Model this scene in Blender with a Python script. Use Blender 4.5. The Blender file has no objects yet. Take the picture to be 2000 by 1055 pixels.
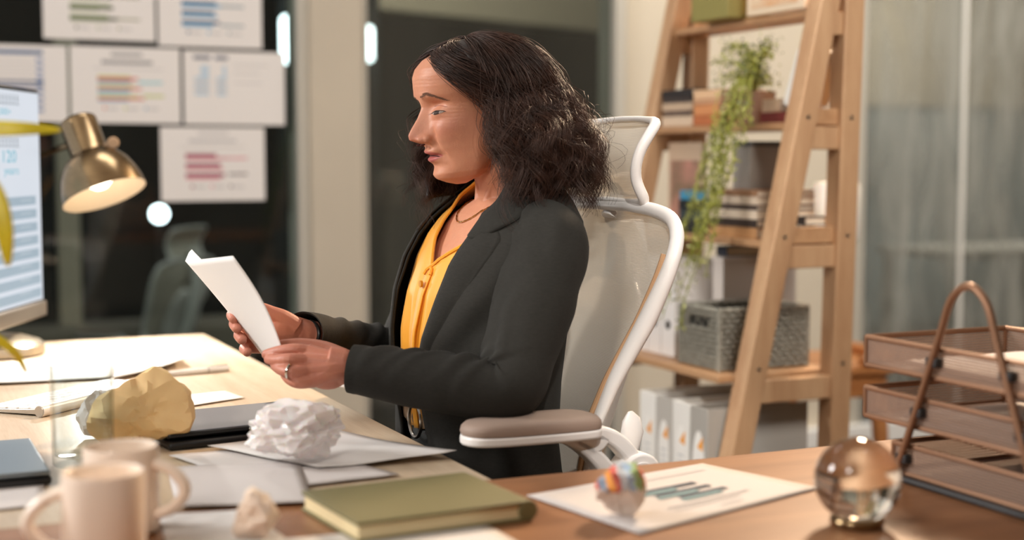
import bpy, bmesh, math, random
import numpy as np
from mathutils import Vector, Matrix, noise
random.seed(7)
S = bpy.context.scene
COL = S.collection

# ---------------------------------------------------------------- camera
FPX, PITCH, CAMZ = 2800.0, 0.0775, 1.135
cd = bpy.data.cameras.new('camera'); cam = bpy.data.objects.new('camera', cd); COL.objects.link(cam)
cam.location = (0, 0, CAMZ); cam.rotation_euler = (math.pi/2 - PITCH, 0, 0)
cd.sensor_width = 36; cd.lens = FPX/2000*36; cd.clip_start = 0.05; cd.clip_end = 60
cd.dof.use_dof = True; cd.dof.focus_distance = 2.19; cd.dof.aperture_fstop = 1.95
S.camera = cam
# ---------------------------------------------------------------- world, exposure
w = bpy.data.worlds.new('world'); S.world = w; w.use_nodes = True
w.node_tree.nodes['Background'].inputs[0].default_value = (.02, .025, .03, 1)
w.node_tree.nodes['Background'].inputs[1].default_value = .3
S.view_settings.view_transform = 'Standard'; S.view_settings.look = 'None'
S.view_settings.exposure = 0.0; S.view_settings.gamma = 1; S.view_settings.use_curve_mapping = False
try:
    S.cycles.use_denoising = True
    S.cycles.max_bounces = 10; S.cycles.transparent_max_bounces = 24
    S.cycles.sample_clamp_indirect = 6
    S.cycles.caustics_reflective = False; S.cycles.caustics_refractive = False
except Exception: pass

def lin(c):
    return tuple(((x/255)/12.92 if x/255 <= .04045 else ((x/255+.055)/1.055)**2.4) for x in c)
A0 = math.radians(24.5)
U = Vector((math.cos(A0), math.sin(A0), 0)); V = Vector((-math.sin(A0), math.cos(A0), 0))
def ray(px, py):
    a, b = (px-1000)/FPX, (527.5-py)/FPX
    cp, sp = math.cos(PITCH), math.sin(PITCH)
    return Vector((a, cp + b*sp, -sp + b*cp))
CAM = Vector((0, 0, CAMZ))
def P(px, py, Y):
    d = ray(px, py); return CAM + d*(Y/d.y)
DESK = 0.73
def D(px, py, z=DESK):
    d = ray(px, py); return CAM + d*((z-CAMZ)/d.z)
WALLV = 4.577
def Wl(px, py, v=WALLV):
    d = ray(px, py); return CAM + d*(v/d.dot(V))
def R(u, v, z=0):
    return U*u + V*v + Vector((0, 0, z))
def uv(p): return p.dot(U), p.dot(V)

# ---------------------------------------------------------------- unseen lights, mostly added to brighten parts of the scene
def area(name, loc, target, size, power, col, sy=None, spread=math.pi):
    l = bpy.data.lights.new(name, 'AREA'); l.energy = power; l.color = col
    l.shape = 'RECTANGLE' if sy else 'SQUARE'; l.size = size
    if sy: l.size_y = sy
    l.spread = spread
    o = bpy.data.objects.new(name, l); COL.objects.link(o); o.location = loc
    o.rotation_euler = (Vector(target)-Vector(loc)).to_track_quat('-Z', 'Y').to_euler()
    return o
WARM, COOL, NEUT = (1, .76, .52), (.8, .93, 1), (1, .88, .76)
area('key_light', (-2.5, 1.9, 2.0), (-.15, 2.2, 1.0), .8, 60, (1, .975, .94))  # unseen key light from the left, hung well below the ceiling
area('front_fill', (-1.25, -.3, 2.4), (.1, 2.3, .9), .6, 25, (1, .94, .88))  # added fill from the front, no fixture behind it
area('ceiling_light_back', (1.2, 4.1, 2.6), (.15, 2.3, 1.25), .35, 36, (1, .74, .50), spread=1.6)
area('shelf_fill', (1.05, 1.9, 2.6), (.65, 3.35, .6), .7, 14, (1, .93, .85), spread=1.5)  # added to brighten the ladder shelf
area('bay_fill', (.70, 4.45, 2.62), (1.0, 5.4, 1.0), .7, 15, (1, .94, .83))  # added to brighten the pale wall behind the shelf
area('right_fill', (2.5, 4.3, 2.6), (2.3, 5.9, .9), .8, 46, (1, .95, .88))  # added to lift the right-hand glass and its white seam
area('wall_fill', (-.6, 3.3, 2.6), (-.6, 4.4, .8), .8, 13, (1, .97, .93))  # unseen area light added over the poster wall
sl = bpy.data.lights.new('chair_fill_spot', 'SPOT'); sl.energy = 210; sl.color = (1, .95, .88); sl.spot_size = math.radians(13); sl.spot_blend = .35; sl.shadow_soft_size = .03  # narrow spot added to brighten the mesh of the chair back
so = bpy.data.objects.new('chair_fill_spot', sl); COL.objects.link(so); so.location = (.30, -.4, 2.6); so.rotation_euler = (Vector((.19, 2.25, .90))-so.location).to_track_quat('-Z', 'Y').to_euler()
area('side_room_fill', tuple(R(5.8, 6.6, 2.85)), tuple(R(6.3, 8.0, .9)), 1.3, 150, (1, .98, .95))  # unseen light added to brighten the view through the smudged glass
area('middle_room_fill', tuple(R(2.6, 5.4, 2.9)), tuple(R(3.1, 7.4, 1.7)), .8, 34, (1, .96, .90))  # unseen light added to lift the dark middle room
area('terrace_fill', tuple(R(.6, 5.5, 3.2)), tuple(R(.9, 6.4, .6)), .6, 5, (.95, .97, 1))  # unseen light added to lift the shapes beyond the left glass

# ---------------------------------------------------------------- helpers
class MB:
    def __init__(s): s.v = []; s.f = []; s.m = []
    def add(s, vs, fs, mi=0):
        o = len(s.v); s.v += [tuple(x) for x in vs]
        s.f += [tuple(i+o for i in f) for f in fs]; s.m += [mi]*len(fs); return s
    def box(s, c, d, rot=None, mi=0):
        x, y, z = d[0]/2, d[1]/2, d[2]/2
        vs = [Vector(p) for p in ((-x,-y,-z),(x,-y,-z),(x,y,-z),(-x,y,-z),(-x,-y,z),(x,-y,z),(x,y,z),(-x,y,z))]
        if rot is not None: vs = [rot @ p for p in vs]
        c = Vector(c)
        return s.add([p+c for p in vs], [(3,2,1,0),(4,5,6,7),(0,1,5,4),(1,2,6,5),(2,3,7,6),(3,0,4,7)], mi)
    def prism(s, pts, h, mi=0):                     # pts: 3-D polygon, h: extrusion vector
        n = len(pts); h = Vector(h); a = [Vector(p) for p in pts]
        fs = [tuple(range(n-1, -1, -1)), tuple(range(n, 2*n))] + [(i, (i+1) % n, (i+1) % n+n, i+n) for i in range(n)]
        return s.add(a + [p+h for p in a], fs, mi)
    def tube(s, pts, r, n=8, cap=True, flat=None, up=None, mi=0, closed=False):
        pts = [Vector(p) for p in pts]; k = len(pts)
        if not hasattr(r, '__len__'): r = [r]*k
        if flat is None: flat = 1.0
        fl = flat if hasattr(flat, '__len__') else [flat]*k
        T = []
        for i in range(k):
            a = pts[(i-1) % k] if (closed or i > 0) else pts[i]; b = pts[(i+1) % k] if (closed or i < k-1) else pts[i]
            t = (b-a); T.append(t.normalized() if t.length > 1e-9 else Vector((0, 0, 1)))
        ref = Vector(up) if up is not None else (Vector((0, 0, 1)) if abs(T[0].z) < .9 else Vector((1, 0, 0)))
        N = (ref - T[0]*ref.dot(T[0])).normalized(); vs = []
        for i in range(k):
            if up is not None:
                q = Vector(up) - T[i]*Vector(up).dot(T[i])
                if q.length > 1e-3: N = q.normalized()
            else:
                N = (N - T[i]*N.dot(T[i])).normalized()
            B = T[i].cross(N)
            for j in range(n):
                a = 2*math.pi*j/n
                vs.append(pts[i] + N*(math.cos(a)*r[i]) + B*(math.sin(a)*r[i]*fl[i]))
        fs = []
        for i in range(k if closed else k-1):
            i2 = (i+1) % k
            for j in range(n):
                j2 = (j+1) % n
                fs.append((i*n+j, i*n+j2, i2*n+j2, i2*n+j))
        if cap and not closed:
            fs.append(tuple(range(n-1, -1, -1))); fs.append(tuple((k-1)*n+j for j in range(n)))
        return s.add(vs, fs, mi)
    def lathe(s, prof, c=(0,0,0), n=32, rot=None, mi=0, capb=False, capt=False):
        c = Vector(c); vs = []
        for (r, z) in prof:
            for j in range(n):
                a = 2*math.pi*j/n; p = Vector((r*math.cos(a), r*math.sin(a), z))
                vs.append((rot @ p if rot is not None else p) + c)
        fs = []
        for i in range(len(prof)-1):
            for j in range(n):
                j2 = (j+1) % n; fs.append((i*n+j, i*n+j2, (i+1)*n+j2, (i+1)*n+j))
        if capb: fs.append(tuple(range(n-1, -1, -1)))
        if capt: fs.append(tuple((len(prof)-1)*n+j for j in range(n)))
        return s.add(vs, fs, mi)
    def grid(s, rows, mi=0, closed=False):
        nr, nc = len(rows), len(rows[0]); vs = [p for r in rows for p in r]; fs = []
        for i in range(nr-1):
            for j in range(nc if closed else nc-1):
                j2 = (j+1) % nc; fs.append((i*nc+j, i*nc+j2, (i+1)*nc+j2, (i+1)*nc+j))
        return s.add(vs, fs, mi)
    def ball(s, c, r, n=12, m=8, sc=(1,1,1), rot=None, mi=0):
        c = Vector(c); rows = []
        for i in range(m+1):
            a = math.pi*i/m; rr = math.sin(a); z = -math.cos(a)
            row = []
            for j in range(n):
                p = Vector((r*rr*math.cos(2*math.pi*j/n)*sc[0], r*rr*math.sin(2*math.pi*j/n)*sc[1], r*z*sc[2]))
                row.append((rot @ p if rot is not None else p)+c)
            rows.append(row)
        return s.grid(rows, mi, closed=True)
    def build(s, name, mats, parent=None, bevel=0, seg=2, sub=0, angle=40, world=False, solid=0, flat=False, weld=False):
        me = bpy.data.meshes.new(name)
        vs = s.v
        if world and parent is not None:
            inv = wmat(parent).inverted(); vs = [inv @ Vector(p) for p in vs]
        me.from_pydata([tuple(p) for p in vs], [], s.f)
        mats = mats if isinstance(mats, (list, tuple)) else [mats]
        for m in mats: me.materials.append(m)
        if any(s.m): me.polygons.foreach_set('material_index', s.m)
        me.validate()
        if weld or len(me.polygons) < 60000:
            bm = bmesh.new(); bm.from_mesh(me)
            if weld: bmesh.ops.remove_doubles(bm, verts=bm.verts, dist=1e-5)
            bmesh.ops.recalc_face_normals(bm, faces=bm.faces); bm.to_mesh(me); bm.free()
        if not flat:
            me.polygons.foreach_set('use_smooth', [True]*len(me.polygons))
            if angle: me.set_sharp_from_angle(angle=math.radians(angle))
        me.update()
        o = bpy.data.objects.new(name, me); COL.objects.link(o)
        if parent is not None: o.parent = parent
        if bevel:
            m = o.modifiers.new('bevel', 'BEVEL'); m.width = bevel; m.segments = seg; m.limit_method = 'ANGLE'; m.angle_limit = math.radians(35)
        if solid:
            m = o.modifiers.new('solid', 'SOLIDIFY'); m.thickness = solid; m.offset = 0
        if sub:
            m = o.modifiers.new('sub', 'SUBSURF'); m.levels = sub; m.render_levels = sub
        return o
def wmat(o):
    m = Matrix.Translation(o.location) @ o.rotation_euler.to_matrix().to_4x4()
    return (wmat(o.parent) @ m) if o.parent is not None else m
def tag(o, label=None, cat=None, group=None, kind=None):
    if label: o['label'] = label
    if cat: o['category'] = cat
    if group: o['group'] = group
    if kind: o['kind'] = kind
    return o
def thing(name, label, cat, loc=(0,0,0), rz=0.0, group=None, kind=None):
    o = bpy.data.objects.new(name, None); COL.objects.link(o); o.empty_display_size = .05
    o.location = loc; o.rotation_euler = (0, 0, rz)
    return tag(o, label, cat, group, kind)
def copy_tree(o, parent=None):
    c = o.copy(); COL.objects.link(c)
    if parent is not None: c.parent = parent
    for ch in list(o.children): copy_tree(ch, c)
    return c
def rotz(a): return Matrix.Rotation(a, 3, 'Z')
def catmull(pts, n=8):
    pts = [Vector(p) for p in pts]; out = []
    for i in range(len(pts)-1):
        p0 = pts[max(i-1, 0)]; p1 = pts[i]; p2 = pts[i+1]; p3 = pts[min(i+2, len(pts)-1)]
        for k in range(n):
            t = k/n
            out.append(.5*((2*p1)+(p2-p0)*t+(2*p0-5*p1+4*p2-p3)*t*t+(3*p1-p0-3*p2+p3)*t**3))
    out.append(pts[-1]); return out
def interp(x, xs, ys):
    return float(np.interp(x, xs, ys))
def bez(p0, p1, p2, n=10):
    p0, p1, p2 = Vector(p0), Vector(p1), Vector(p2)
    return [p0*(1-t)**2+p1*2*t*(1-t)+p2*t*t for t in [i/n for i in range(n+1)]]

# ---------------------------------------------------------------- materials
def mat(name, col, rough=.5, metal=0.0, var=0.0, vscale=8.0, stretch=(1,1,1), bump=0.0, bscale=200.0, bstretch=None,
        sss=0.0, sheen=0.0, coat=0.0, emis=None, emis_s=0.0, spec=None, alpha=None, trans=0.0, ior=None, col2=None):
    m = bpy.data.materials.new(name); m.use_nodes = True; nt = m.node_tree; b = nt.nodes['Principled BSDF']
    c = lin(col); I = b.inputs
    I['Base Color'].default_value = (*c, 1); I['Roughness'].default_value = rough; I['Metallic'].default_value = metal
    if sss: I['Subsurface Weight'].default_value = sss; I['Subsurface Radius'].default_value = (.012, .005, .003); I['Subsurface Scale'].default_value = 1.0
    if sheen: I['Sheen Weight'].default_value = sheen
    if coat: I['Coat Weight'].default_value = coat
    if spec is not None: I['Specular IOR Level'].default_value = spec
    if trans: I['Transmission Weight'].default_value = trans
    if ior: I['IOR'].default_value = ior
    if alpha is not None: I['Alpha'].default_value = alpha
    if emis: I['Emission Color'].default_value = (*lin(emis), 1); I['Emission Strength'].default_value = emis_s
    if var or bump or col2:
        tc = nt.nodes.new('ShaderNodeTexCoord')
        def nz(scale, st, detail=4):
            mp = nt.nodes.new('ShaderNodeMapping'); mp.inputs['Scale'].default_value = st
            n = nt.nodes.new('ShaderNodeTexNoise'); n.inputs['Scale'].default_value = scale; n.inputs['Detail'].default_value = detail
            nt.links.new(tc.outputs['Object'], mp.inputs[0]); nt.links.new(mp.outputs[0], n.inputs['Vector']); return n
        if var or col2:
            n = nz(vscale, stretch); r = nt.nodes.new('ShaderNodeValToRGB')
            r.color_ramp.elements[0].position = .32; r.color_ramp.elements[1].position = .68
            c2 = lin(col2) if col2 else tuple(x*(1-var) for x in c)
            r.color_ramp.elements[0].color = (*c2, 1)
            r.color_ramp.elements[1].color = (*(c if col2 else tuple(min(1, x*(1+var*.4)) for x in c)), 1)
            nt.links.new(n.outputs['Fac'], r.inputs[0]); nt.links.new(r.outputs[0], I['Base Color'])
        if bump:
            n = nz(bscale, bstretch or (1,1,1), 2); bp = nt.nodes.new('ShaderNodeBump'); bp.inputs['Strength'].default_value = bump; bp.inputs['Distance'].default_value = .001
            nt.links.new(n.outputs['Fac'], bp.inputs['Height']); nt.links.new(bp.outputs[0], I['Normal'])
    return m
def wood(name, a, b, grain='x', rough=.45, scale=9, coat=0.0):
    m = bpy.data.materials.new(name); m.use_nodes = True; nt = m.node_tree; bs = nt.nodes['Principled BSDF']
    tc = nt.nodes.new('ShaderNodeTexCoord'); mp = nt.nodes.new('ShaderNodeMapping')
    mp.inputs['Scale'].default_value = {'x': (.35, 5, 5), 'y': (5, .35, 5), 'z': (5, 5, .35)}[grain]
    n1 = nt.nodes.new('ShaderNodeTexNoise'); n1.inputs['Scale'].default_value = scale*.5; n1.inputs['Detail'].default_value = 8; n1.inputs['Distortion'].default_value = .6
    n2 = nt.nodes.new('ShaderNodeTexNoise'); n2.inputs['Scale'].default_value = scale*6; n2.inputs['Detail'].default_value = 5
    mx = nt.nodes.new('ShaderNodeMath'); mx.operation = 'MULTIPLY_ADD'; mx.inputs[1].default_value = .45
    r = nt.nodes.new('ShaderNodeValToRGB'); r.color_ramp.elements[0].position = .45; r.color_ramp.elements[1].position = .95
    r.color_ramp.elements[0].color = (*lin(b), 1); r.color_ramp.elements[1].color = (*lin(a), 1)
    L = nt.links.new
    L(tc.outputs['Object'], mp.inputs[0]); L(mp.outputs[0], n1.inputs['Vector']); L(mp.outputs[0], n2.inputs['Vector'])
    L(n2.outputs['Fac'], mx.inputs[0]); L(n1.outputs['Fac'], mx.inputs[2]); L(mx.outputs[0], r.inputs[0]); L(r.outputs[0], bs.inputs['Base Color'])
    bp = nt.nodes.new('ShaderNodeBump'); bp.inputs['Strength'].default_value = .12; bp.inputs['Distance'].default_value = .0006
    L(n2.outputs['Fac'], bp.inputs['Height']); L(bp.outputs[0], bs.inputs['Normal'])
    bs.inputs['Roughness'].default_value = rough; bs.inputs['Coat Weight'].default_value = coat
    return m
def glass_pane(name, tint, refl=.04, smudge=0.0, scol=(190, 195, 190), sscale=1.6, pos=(.48, .8)):
    m = bpy.data.materials.new(name); m.use_nodes = True; nt = m.node_tree; nt.nodes.clear(); L = nt.links.new
    out = nt.nodes.new('ShaderNodeOutputMaterial'); tr = nt.nodes.new('ShaderNodeBsdfTransparent'); tr.inputs[0].default_value = (*lin(tint), 1)
    gl = nt.nodes.new('ShaderNodeBsdfGlossy'); gl.inputs['Roughness'].default_value = .03
    lwt = nt.nodes.new('ShaderNodeLayerWeight'); lwt.inputs[0].default_value = .5; pw = nt.nodes.new('ShaderNodeMath'); pw.operation = 'POWER'; pw.inputs[1].default_value = 4.5
    fr = nt.nodes.new('ShaderNodeMath'); fr.operation = 'MULTIPLY_ADD'; fr.inputs[1].default_value = .8; fr.inputs[2].default_value = refl
    L(lwt.outputs['Facing'], pw.inputs[0]); L(pw.outputs[0], fr.inputs[0])
    m1 = nt.nodes.new('ShaderNodeMixShader'); L(fr.outputs[0], m1.inputs[0]); L(tr.outputs[0], m1.inputs[1]); L(gl.outputs[0], m1.inputs[2])
    last = m1
    if smudge:
        tc = nt.nodes.new('ShaderNodeTexCoord'); mp = nt.nodes.new('ShaderNodeMapping'); mp.inputs['Scale'].default_value = (3.2, 3.2, .7)
        n = nt.nodes.new('ShaderNodeTexNoise'); n.inputs['Scale'].default_value = sscale; n.inputs['Detail'].default_value = 7; n.inputs['Distortion'].default_value = .5
        L(tc.outputs['Object'], mp.inputs[0]); L(mp.outputs[0], n.inputs['Vector'])
        r = nt.nodes.new('ShaderNodeMapRange'); r.inputs[1].default_value = pos[0]-.2; r.inputs[2].default_value = pos[1]; r.inputs[3].default_value = smudge*.25; r.inputs[4].default_value = smudge
        L(n.outputs['Fac'], r.inputs[0])
        df = nt.nodes.new('ShaderNodeBsdfDiffuse'); df.inputs[0].default_value = (*lin(scol), 1)
        m2 = nt.nodes.new('ShaderNodeMixShader'); L(r.outputs[0], m2.inputs[0]); L(m1.outputs[0], m2.inputs[1]); L(df.outputs[0], m2.inputs[2]); last = m2
    L(last.outputs[0], out.inputs[0]); return m
def mesh_fabric(name, col, hole=.2, scale=700):
    m = bpy.data.materials.new(name); m.use_nodes = True; nt = m.node_tree; b = nt.nodes['Principled BSDF']; L = nt.links.new
    out = nt.nodes['Material Output']
    b.inputs['Base Color'].default_value = (*lin(col), 1); b.inputs['Roughness'].default_value = .7; b.inputs['Sheen Weight'].default_value = .2
    tc = nt.nodes.new('ShaderNodeTexCoord'); wv = nt.nodes.new('ShaderNodeTexWave'); wv.bands_direction = 'Z'; wv.inputs['Scale'].default_value = scale/10; wv.inputs['Distortion'].default_value = .4
    L(tc.outputs['Object'], wv.inputs['Vector'])
    tr = nt.nodes.new('ShaderNodeBsdfTransparent'); mx = nt.nodes.new('ShaderNodeMixShader')
    tl = nt.nodes.new('ShaderNodeBsdfTranslucent'); tl.inputs[0].default_value = (*lin(col), 1); m0 = nt.nodes.new('ShaderNodeMixShader'); m0.inputs[0].default_value = .12
    L(b.outputs[0], m0.inputs[1]); L(tl.outputs[0], m0.inputs[2])
    mr = nt.nodes.new('ShaderNodeMapRange'); mr.inputs[3].default_value = hole*.5; mr.inputs[4].default_value = hole*1.5; L(wv.outputs['Fac'], mr.inputs[0])
    L(mr.outputs[0], mx.inputs[0]); L(m0.outputs[0], mx.inputs[1]); L(tr.outputs[0], mx.inputs[2]); L(mx.outputs[0], out.inputs[0])
    bp = nt.nodes.new('ShaderNodeBump'); bp.inputs['Strength'].default_value = .35; bp.inputs['Distance'].default_value = .001; L(wv.outputs['Fac'], bp.inputs['Height']); L(bp.outputs[0], b.inputs['Normal'])
    return m
M = {}
M['oak'] = wood('lit_oak', (208, 190, 166), (182, 158, 130), 'y', .38)  # same wood as the front desk, lamp light put into its colour
M['oak_front'] = wood('unlit_oak', (164, 116, 80), (132, 88, 58), 'x', .36)  # same wood as the lamp-lit desk, toned darker where light is missing
M['oak_leg'] = wood('ladder_wood', (196, 160, 124), (166, 126, 92), 'z', .5)
M['oak_shelf'] = wood('shelf_wood', (194, 154, 116), (162, 120, 84), 'y', .5)
M['stool'] = wood('stool_wood', (205, 142, 88), (176, 112, 64), 'x', .4)
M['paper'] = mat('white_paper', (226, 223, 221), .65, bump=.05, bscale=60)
M['paper_shaded'] = mat('shaded_paper', (208, 202, 200), .65)  # white paper with its shade put into a greyer colour
M['white_plastic'] = mat('white_plastic', (244, 241, 239), .35)
M['white_matte'] = mat('white_matte', (226, 222, 214), .55)
M['brass'] = mat('brushed_brass', (158, 134, 102), .24, 1.0, var=.15, vscale=40, stretch=(1,1,12), bump=.04, bscale=90, bstretch=(1,1,14))
M['steel'] = mat('satin_steel', (190, 186, 180), .28, 1.0)
M['black'] = mat('black_plastic', (14, 15, 17), .35)
M['dark'] = mat('dark_grey', (46, 46, 48), .5)
M['beige_wall'] = mat('beige_paint', (196, 184, 166), .7, var=.04, vscale=3)
M['pale_wall'] = mat('pale_paint', (222, 210, 190), .75, var=.04, vscale=3)
M['frame'] = mat('beige_frame', (196, 190, 178), .45)
M['floor'] = wood('dark_floor', (96, 78, 62), (66, 52, 42), 'x', .4)
# ================================================================ room
def slab(name, u0, u1, v0, v1, z0, z1, m, bevel=0, kind='structure'):
    c = R((u0+u1)/2, (v0+v1)/2, (z0+z1)/2); b = MB(); b.box((0,0,0), (u1-u0, v1-v0, z1-z0))
    o = b.build(name, m, None, bevel=bevel); o.location = c; o.rotation_euler = (0, 0, A0)
    if kind: o['kind'] = kind
    return o
def upx(px, py=400): return uv(Wl(px, py))[0]
UL, UR, VN = -4.2, 5.2, -2.2
slab('floor', UL, UR, VN, WALLV+.06, -.1, 0, M['floor'])
slab('ceiling', UL, UR, VN, WALLV+.06, 2.7, 2.8, mat('ceiling_white', (225, 220, 212), .8))
slab('wall_left', UL-.1, UL, VN, WALLV, 0, 2.7, M['beige_wall'])
slab('wall_right', UR, UR+.1, VN, WALLV, 0, 2.7, M['beige_wall'])
slab('wall_front', UL, UR, VN-.1, VN, 0, 2.7, M['beige_wall'])
# the partition: pillar, solid bay behind the shelf, glass bays
up0, up1 = upx(580), upx(715); us0, us1 = upx(1212), upx(1675)
um = upx(1880, 300)
slab('trim_1', up0+.035, up1-.03, WALLV-.06, WALLV+.14, 0, 2.7, M['beige_wall'])                       # pillar
slab('trim_2', up0, up0+.035, WALLV-.03, WALLV+.1, 0, 2.7, M['frame'], .004)
slab('trim_3', up1-.03, up1, WALLV-.03, WALLV+.1, 0, 2.7, M['frame'], .004)
slab('wall_back', us0, us1, WALLV, WALLV+.1, 0, 2.7, M['pale_wall'])
slab('trim_4', upx(1192), us0, WALLV-.04, WALLV+.1, 0, 2.7, M['frame'], .004)
slab('trim_5', us1-.03, us1+.012, WALLV-.03, WALLV+.1, 0, 2.7, M['frame'], .004)
slab('trim_6', um-.011, um+.011, WALLV-.006, WALLV+.012, .12, 2.7, mat('white_seam', (240, 238, 232), .4, emis=(240,238,230), emis_s=0.0), .003)
slab('baseboard_back', us0, UR, WALLV-.05, WALLV, 0, .085, mat('white_skirting', (250, 249, 246), .5), .006)
slab('baseboard_left', UL, up0, WALLV-.05, WALLV, 0, .11, M['frame'], .006)
g_dark = glass_pane('night_glass', (225, 232, 230), smudge=.012)
g_mid = glass_pane('grey_glass', (225, 230, 226), smudge=.16, scol=(150, 145, 135), sscale=.7, pos=(.45, .9))
g_smudge = glass_pane('dirty_glass', (222, 223, 219), smudge=.60, scol=(186, 186, 178), sscale=2.4, pos=(.60, .68))
slab('window_1', UL, up0, WALLV, WALLV+.012, .1, 2.7, g_dark)
slab('window_2', up1, upx(1192), WALLV, WALLV+.012, .1, 2.7, g_mid)
slab('window_3', us1+.012, um-.012, WALLV, WALLV+.012, .1, 2.7, g_smudge)
slab('window_4', um+.012, UR, WALLV, WALLV+.012, .1, 2.7, g_smudge)
# beyond the glass: a dark terrace on the left, a dim neighbouring room on the right
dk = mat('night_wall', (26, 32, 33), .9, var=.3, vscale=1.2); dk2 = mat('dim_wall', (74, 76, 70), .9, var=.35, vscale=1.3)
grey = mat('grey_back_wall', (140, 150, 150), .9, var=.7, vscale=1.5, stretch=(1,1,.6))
ux = upx(1300)
slab('floor_terrace', UL-3, ux, WALLV+.12, 9.2, -.45, -.35, mat('terrace_stone', (40, 42, 42), .7))
slab('floor_side', ux, UR+2, WALLV+.12, 8.2, -.12, -.02, mat('side_floor', (70, 68, 64), .6))
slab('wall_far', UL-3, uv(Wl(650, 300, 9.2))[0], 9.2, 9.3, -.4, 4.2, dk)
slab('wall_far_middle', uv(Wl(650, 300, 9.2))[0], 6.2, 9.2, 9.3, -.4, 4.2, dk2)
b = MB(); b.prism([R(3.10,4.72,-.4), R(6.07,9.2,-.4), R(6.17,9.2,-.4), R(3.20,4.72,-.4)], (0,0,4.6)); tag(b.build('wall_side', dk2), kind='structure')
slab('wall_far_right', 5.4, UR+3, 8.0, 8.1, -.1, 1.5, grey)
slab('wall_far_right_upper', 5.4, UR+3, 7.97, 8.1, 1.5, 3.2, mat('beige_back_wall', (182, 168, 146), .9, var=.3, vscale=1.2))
slab('ceiling_side', 5.3, UR+3, WALLV+.14, 8.0, 2.9, 3.0, mat('side_ceiling', (150, 138, 120), .9))
p = Wl(132, 400, 6.4); q = uv(p)
slab('trim_7', q[0]-.045, q[0]+.045, 6.36, 6.42, -.35, 3.6, mat('reflected_pillar', (214, 198, 178), .8))            # post added in place of a pillar reflected in the glass
q = uv(Wl(40, 655, 6.2)); z = Wl(40, 648, 6.2).z
slab('trim_8', q[0]-.8, q[0]+.95, 6.1, 6.5, -.35, z, mat('terrace_planter', (150, 138, 124), .8), .01)
# beige beam added for the pale band along the top of the middle glass
a = Wl(700, 8, 5.4); b2 = Wl(1205, 62, 5.4)
ba, bb = D(640, 6, 1.9), D(1230, 66, 1.9); bn = (bb-ba).cross(Vector((0,0,1))).normalized(); bn = bn if bn.y > 0 else -bn
b = MB(); b.prism([ba, bb, bb+bn*.25, ba+bn*.25], (0,0,1.6)); tag(b.build('trim_9', mat('beige_band', (206, 190, 164), .8)), kind='structure')
def lamp_emit(name, col, s): return mat(name, col, .4, emis=col, emis_s=s)
# lights beyond the glass
def wall_lamp(px0, px1, py0, py1, label, v):
    c = Wl((px0+px1)/2, (py0+py1)/2, v); wd = (px1-px0)/FPX*c.y; h = (py1-py0)/FPX*c.y
    t = thing('wall_lamp', label, 'lamp', c, A0)
    b = MB(); b.box((0, -.02, 0), (wd, .05, h)); b.build('diffuser', lamp_emit('lamp_white', (235, 250, 255), 9), t, bevel=wd*.3, seg=4)
    b = MB(); b.box((0, .045, 0), (wd*.8, .06, h*.8)); b.build('back_plate', M['dark'], t, bevel=.005)
    return t
wall_lamp(546, 584, 32, 124, 'white glowing lamp beyond the glass, left of the beige pillar', 6.6)
wall_lamp(700, 726, 52, 120, 'white glowing lamp beyond the glass, showing right of the beige pillar', 6.62)
for px, ad in ((565, 0), (713, 0)):
    q = uv(Wl(px, 80, 6.72)); slab('trim_%d' % (10 if px < 600 else 11), q[0]-.06, q[0]+.06, 6.68, 6.76, -.35, 3.6, dk)
c = Wl(311, 418, 7.0); t = thing('glow_ball', 'small round glowing white ball on a post, added for the bright point in the glass', 'lamp', (c.x, c.y, -.35), A0)  # glowing ball on an added post, for the bright point in the glass
h = c.z+.35
b = MB(); b.ball((0,0,h), .040, 20, 12); b.build('globe', lamp_emit('glow_globe', (235, 248, 255), 14), t)
b = MB(); b.tube([(0,0,0), (0,0,h-.04)], [.018,.014], 8); b.lathe([(.07,0),(.07,.02),(.02,.05)], n=16, capb=True); b.build('post', M['dark'], t)
# pale desk and chair shapes in the right-hand room
def side_table(px0, px1, py, v, label):
    a = Wl(px0, py, v); e = Wl(px1, py, v); c = (a+e)/2; L = (e-a).length; zt = c.z+.02
    t = thing('side_desk', label, 'desk', (c.x, c.y, -.02), A0); z = zt+.02
    m = mat('pale_desk', (196, 190, 180), .5)
    b = MB(); b.box((0, 0, z-.02), (L, .6, .04)); b.build('desk_top', m, t, bevel=.005)
    for sx in (-1, 1):
        for sy in (-1, 1):
            b = MB(); b.box((sx*(L/2-.05), sy*.26, (z-.04)/2), (.05, .05, z-.04)); b.build('leg', m, t, bevel=.004)
side_table(1785, 2090, 488, 6.0, 'pale desk in the neighbouring room, seen through the smudged glass')
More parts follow.
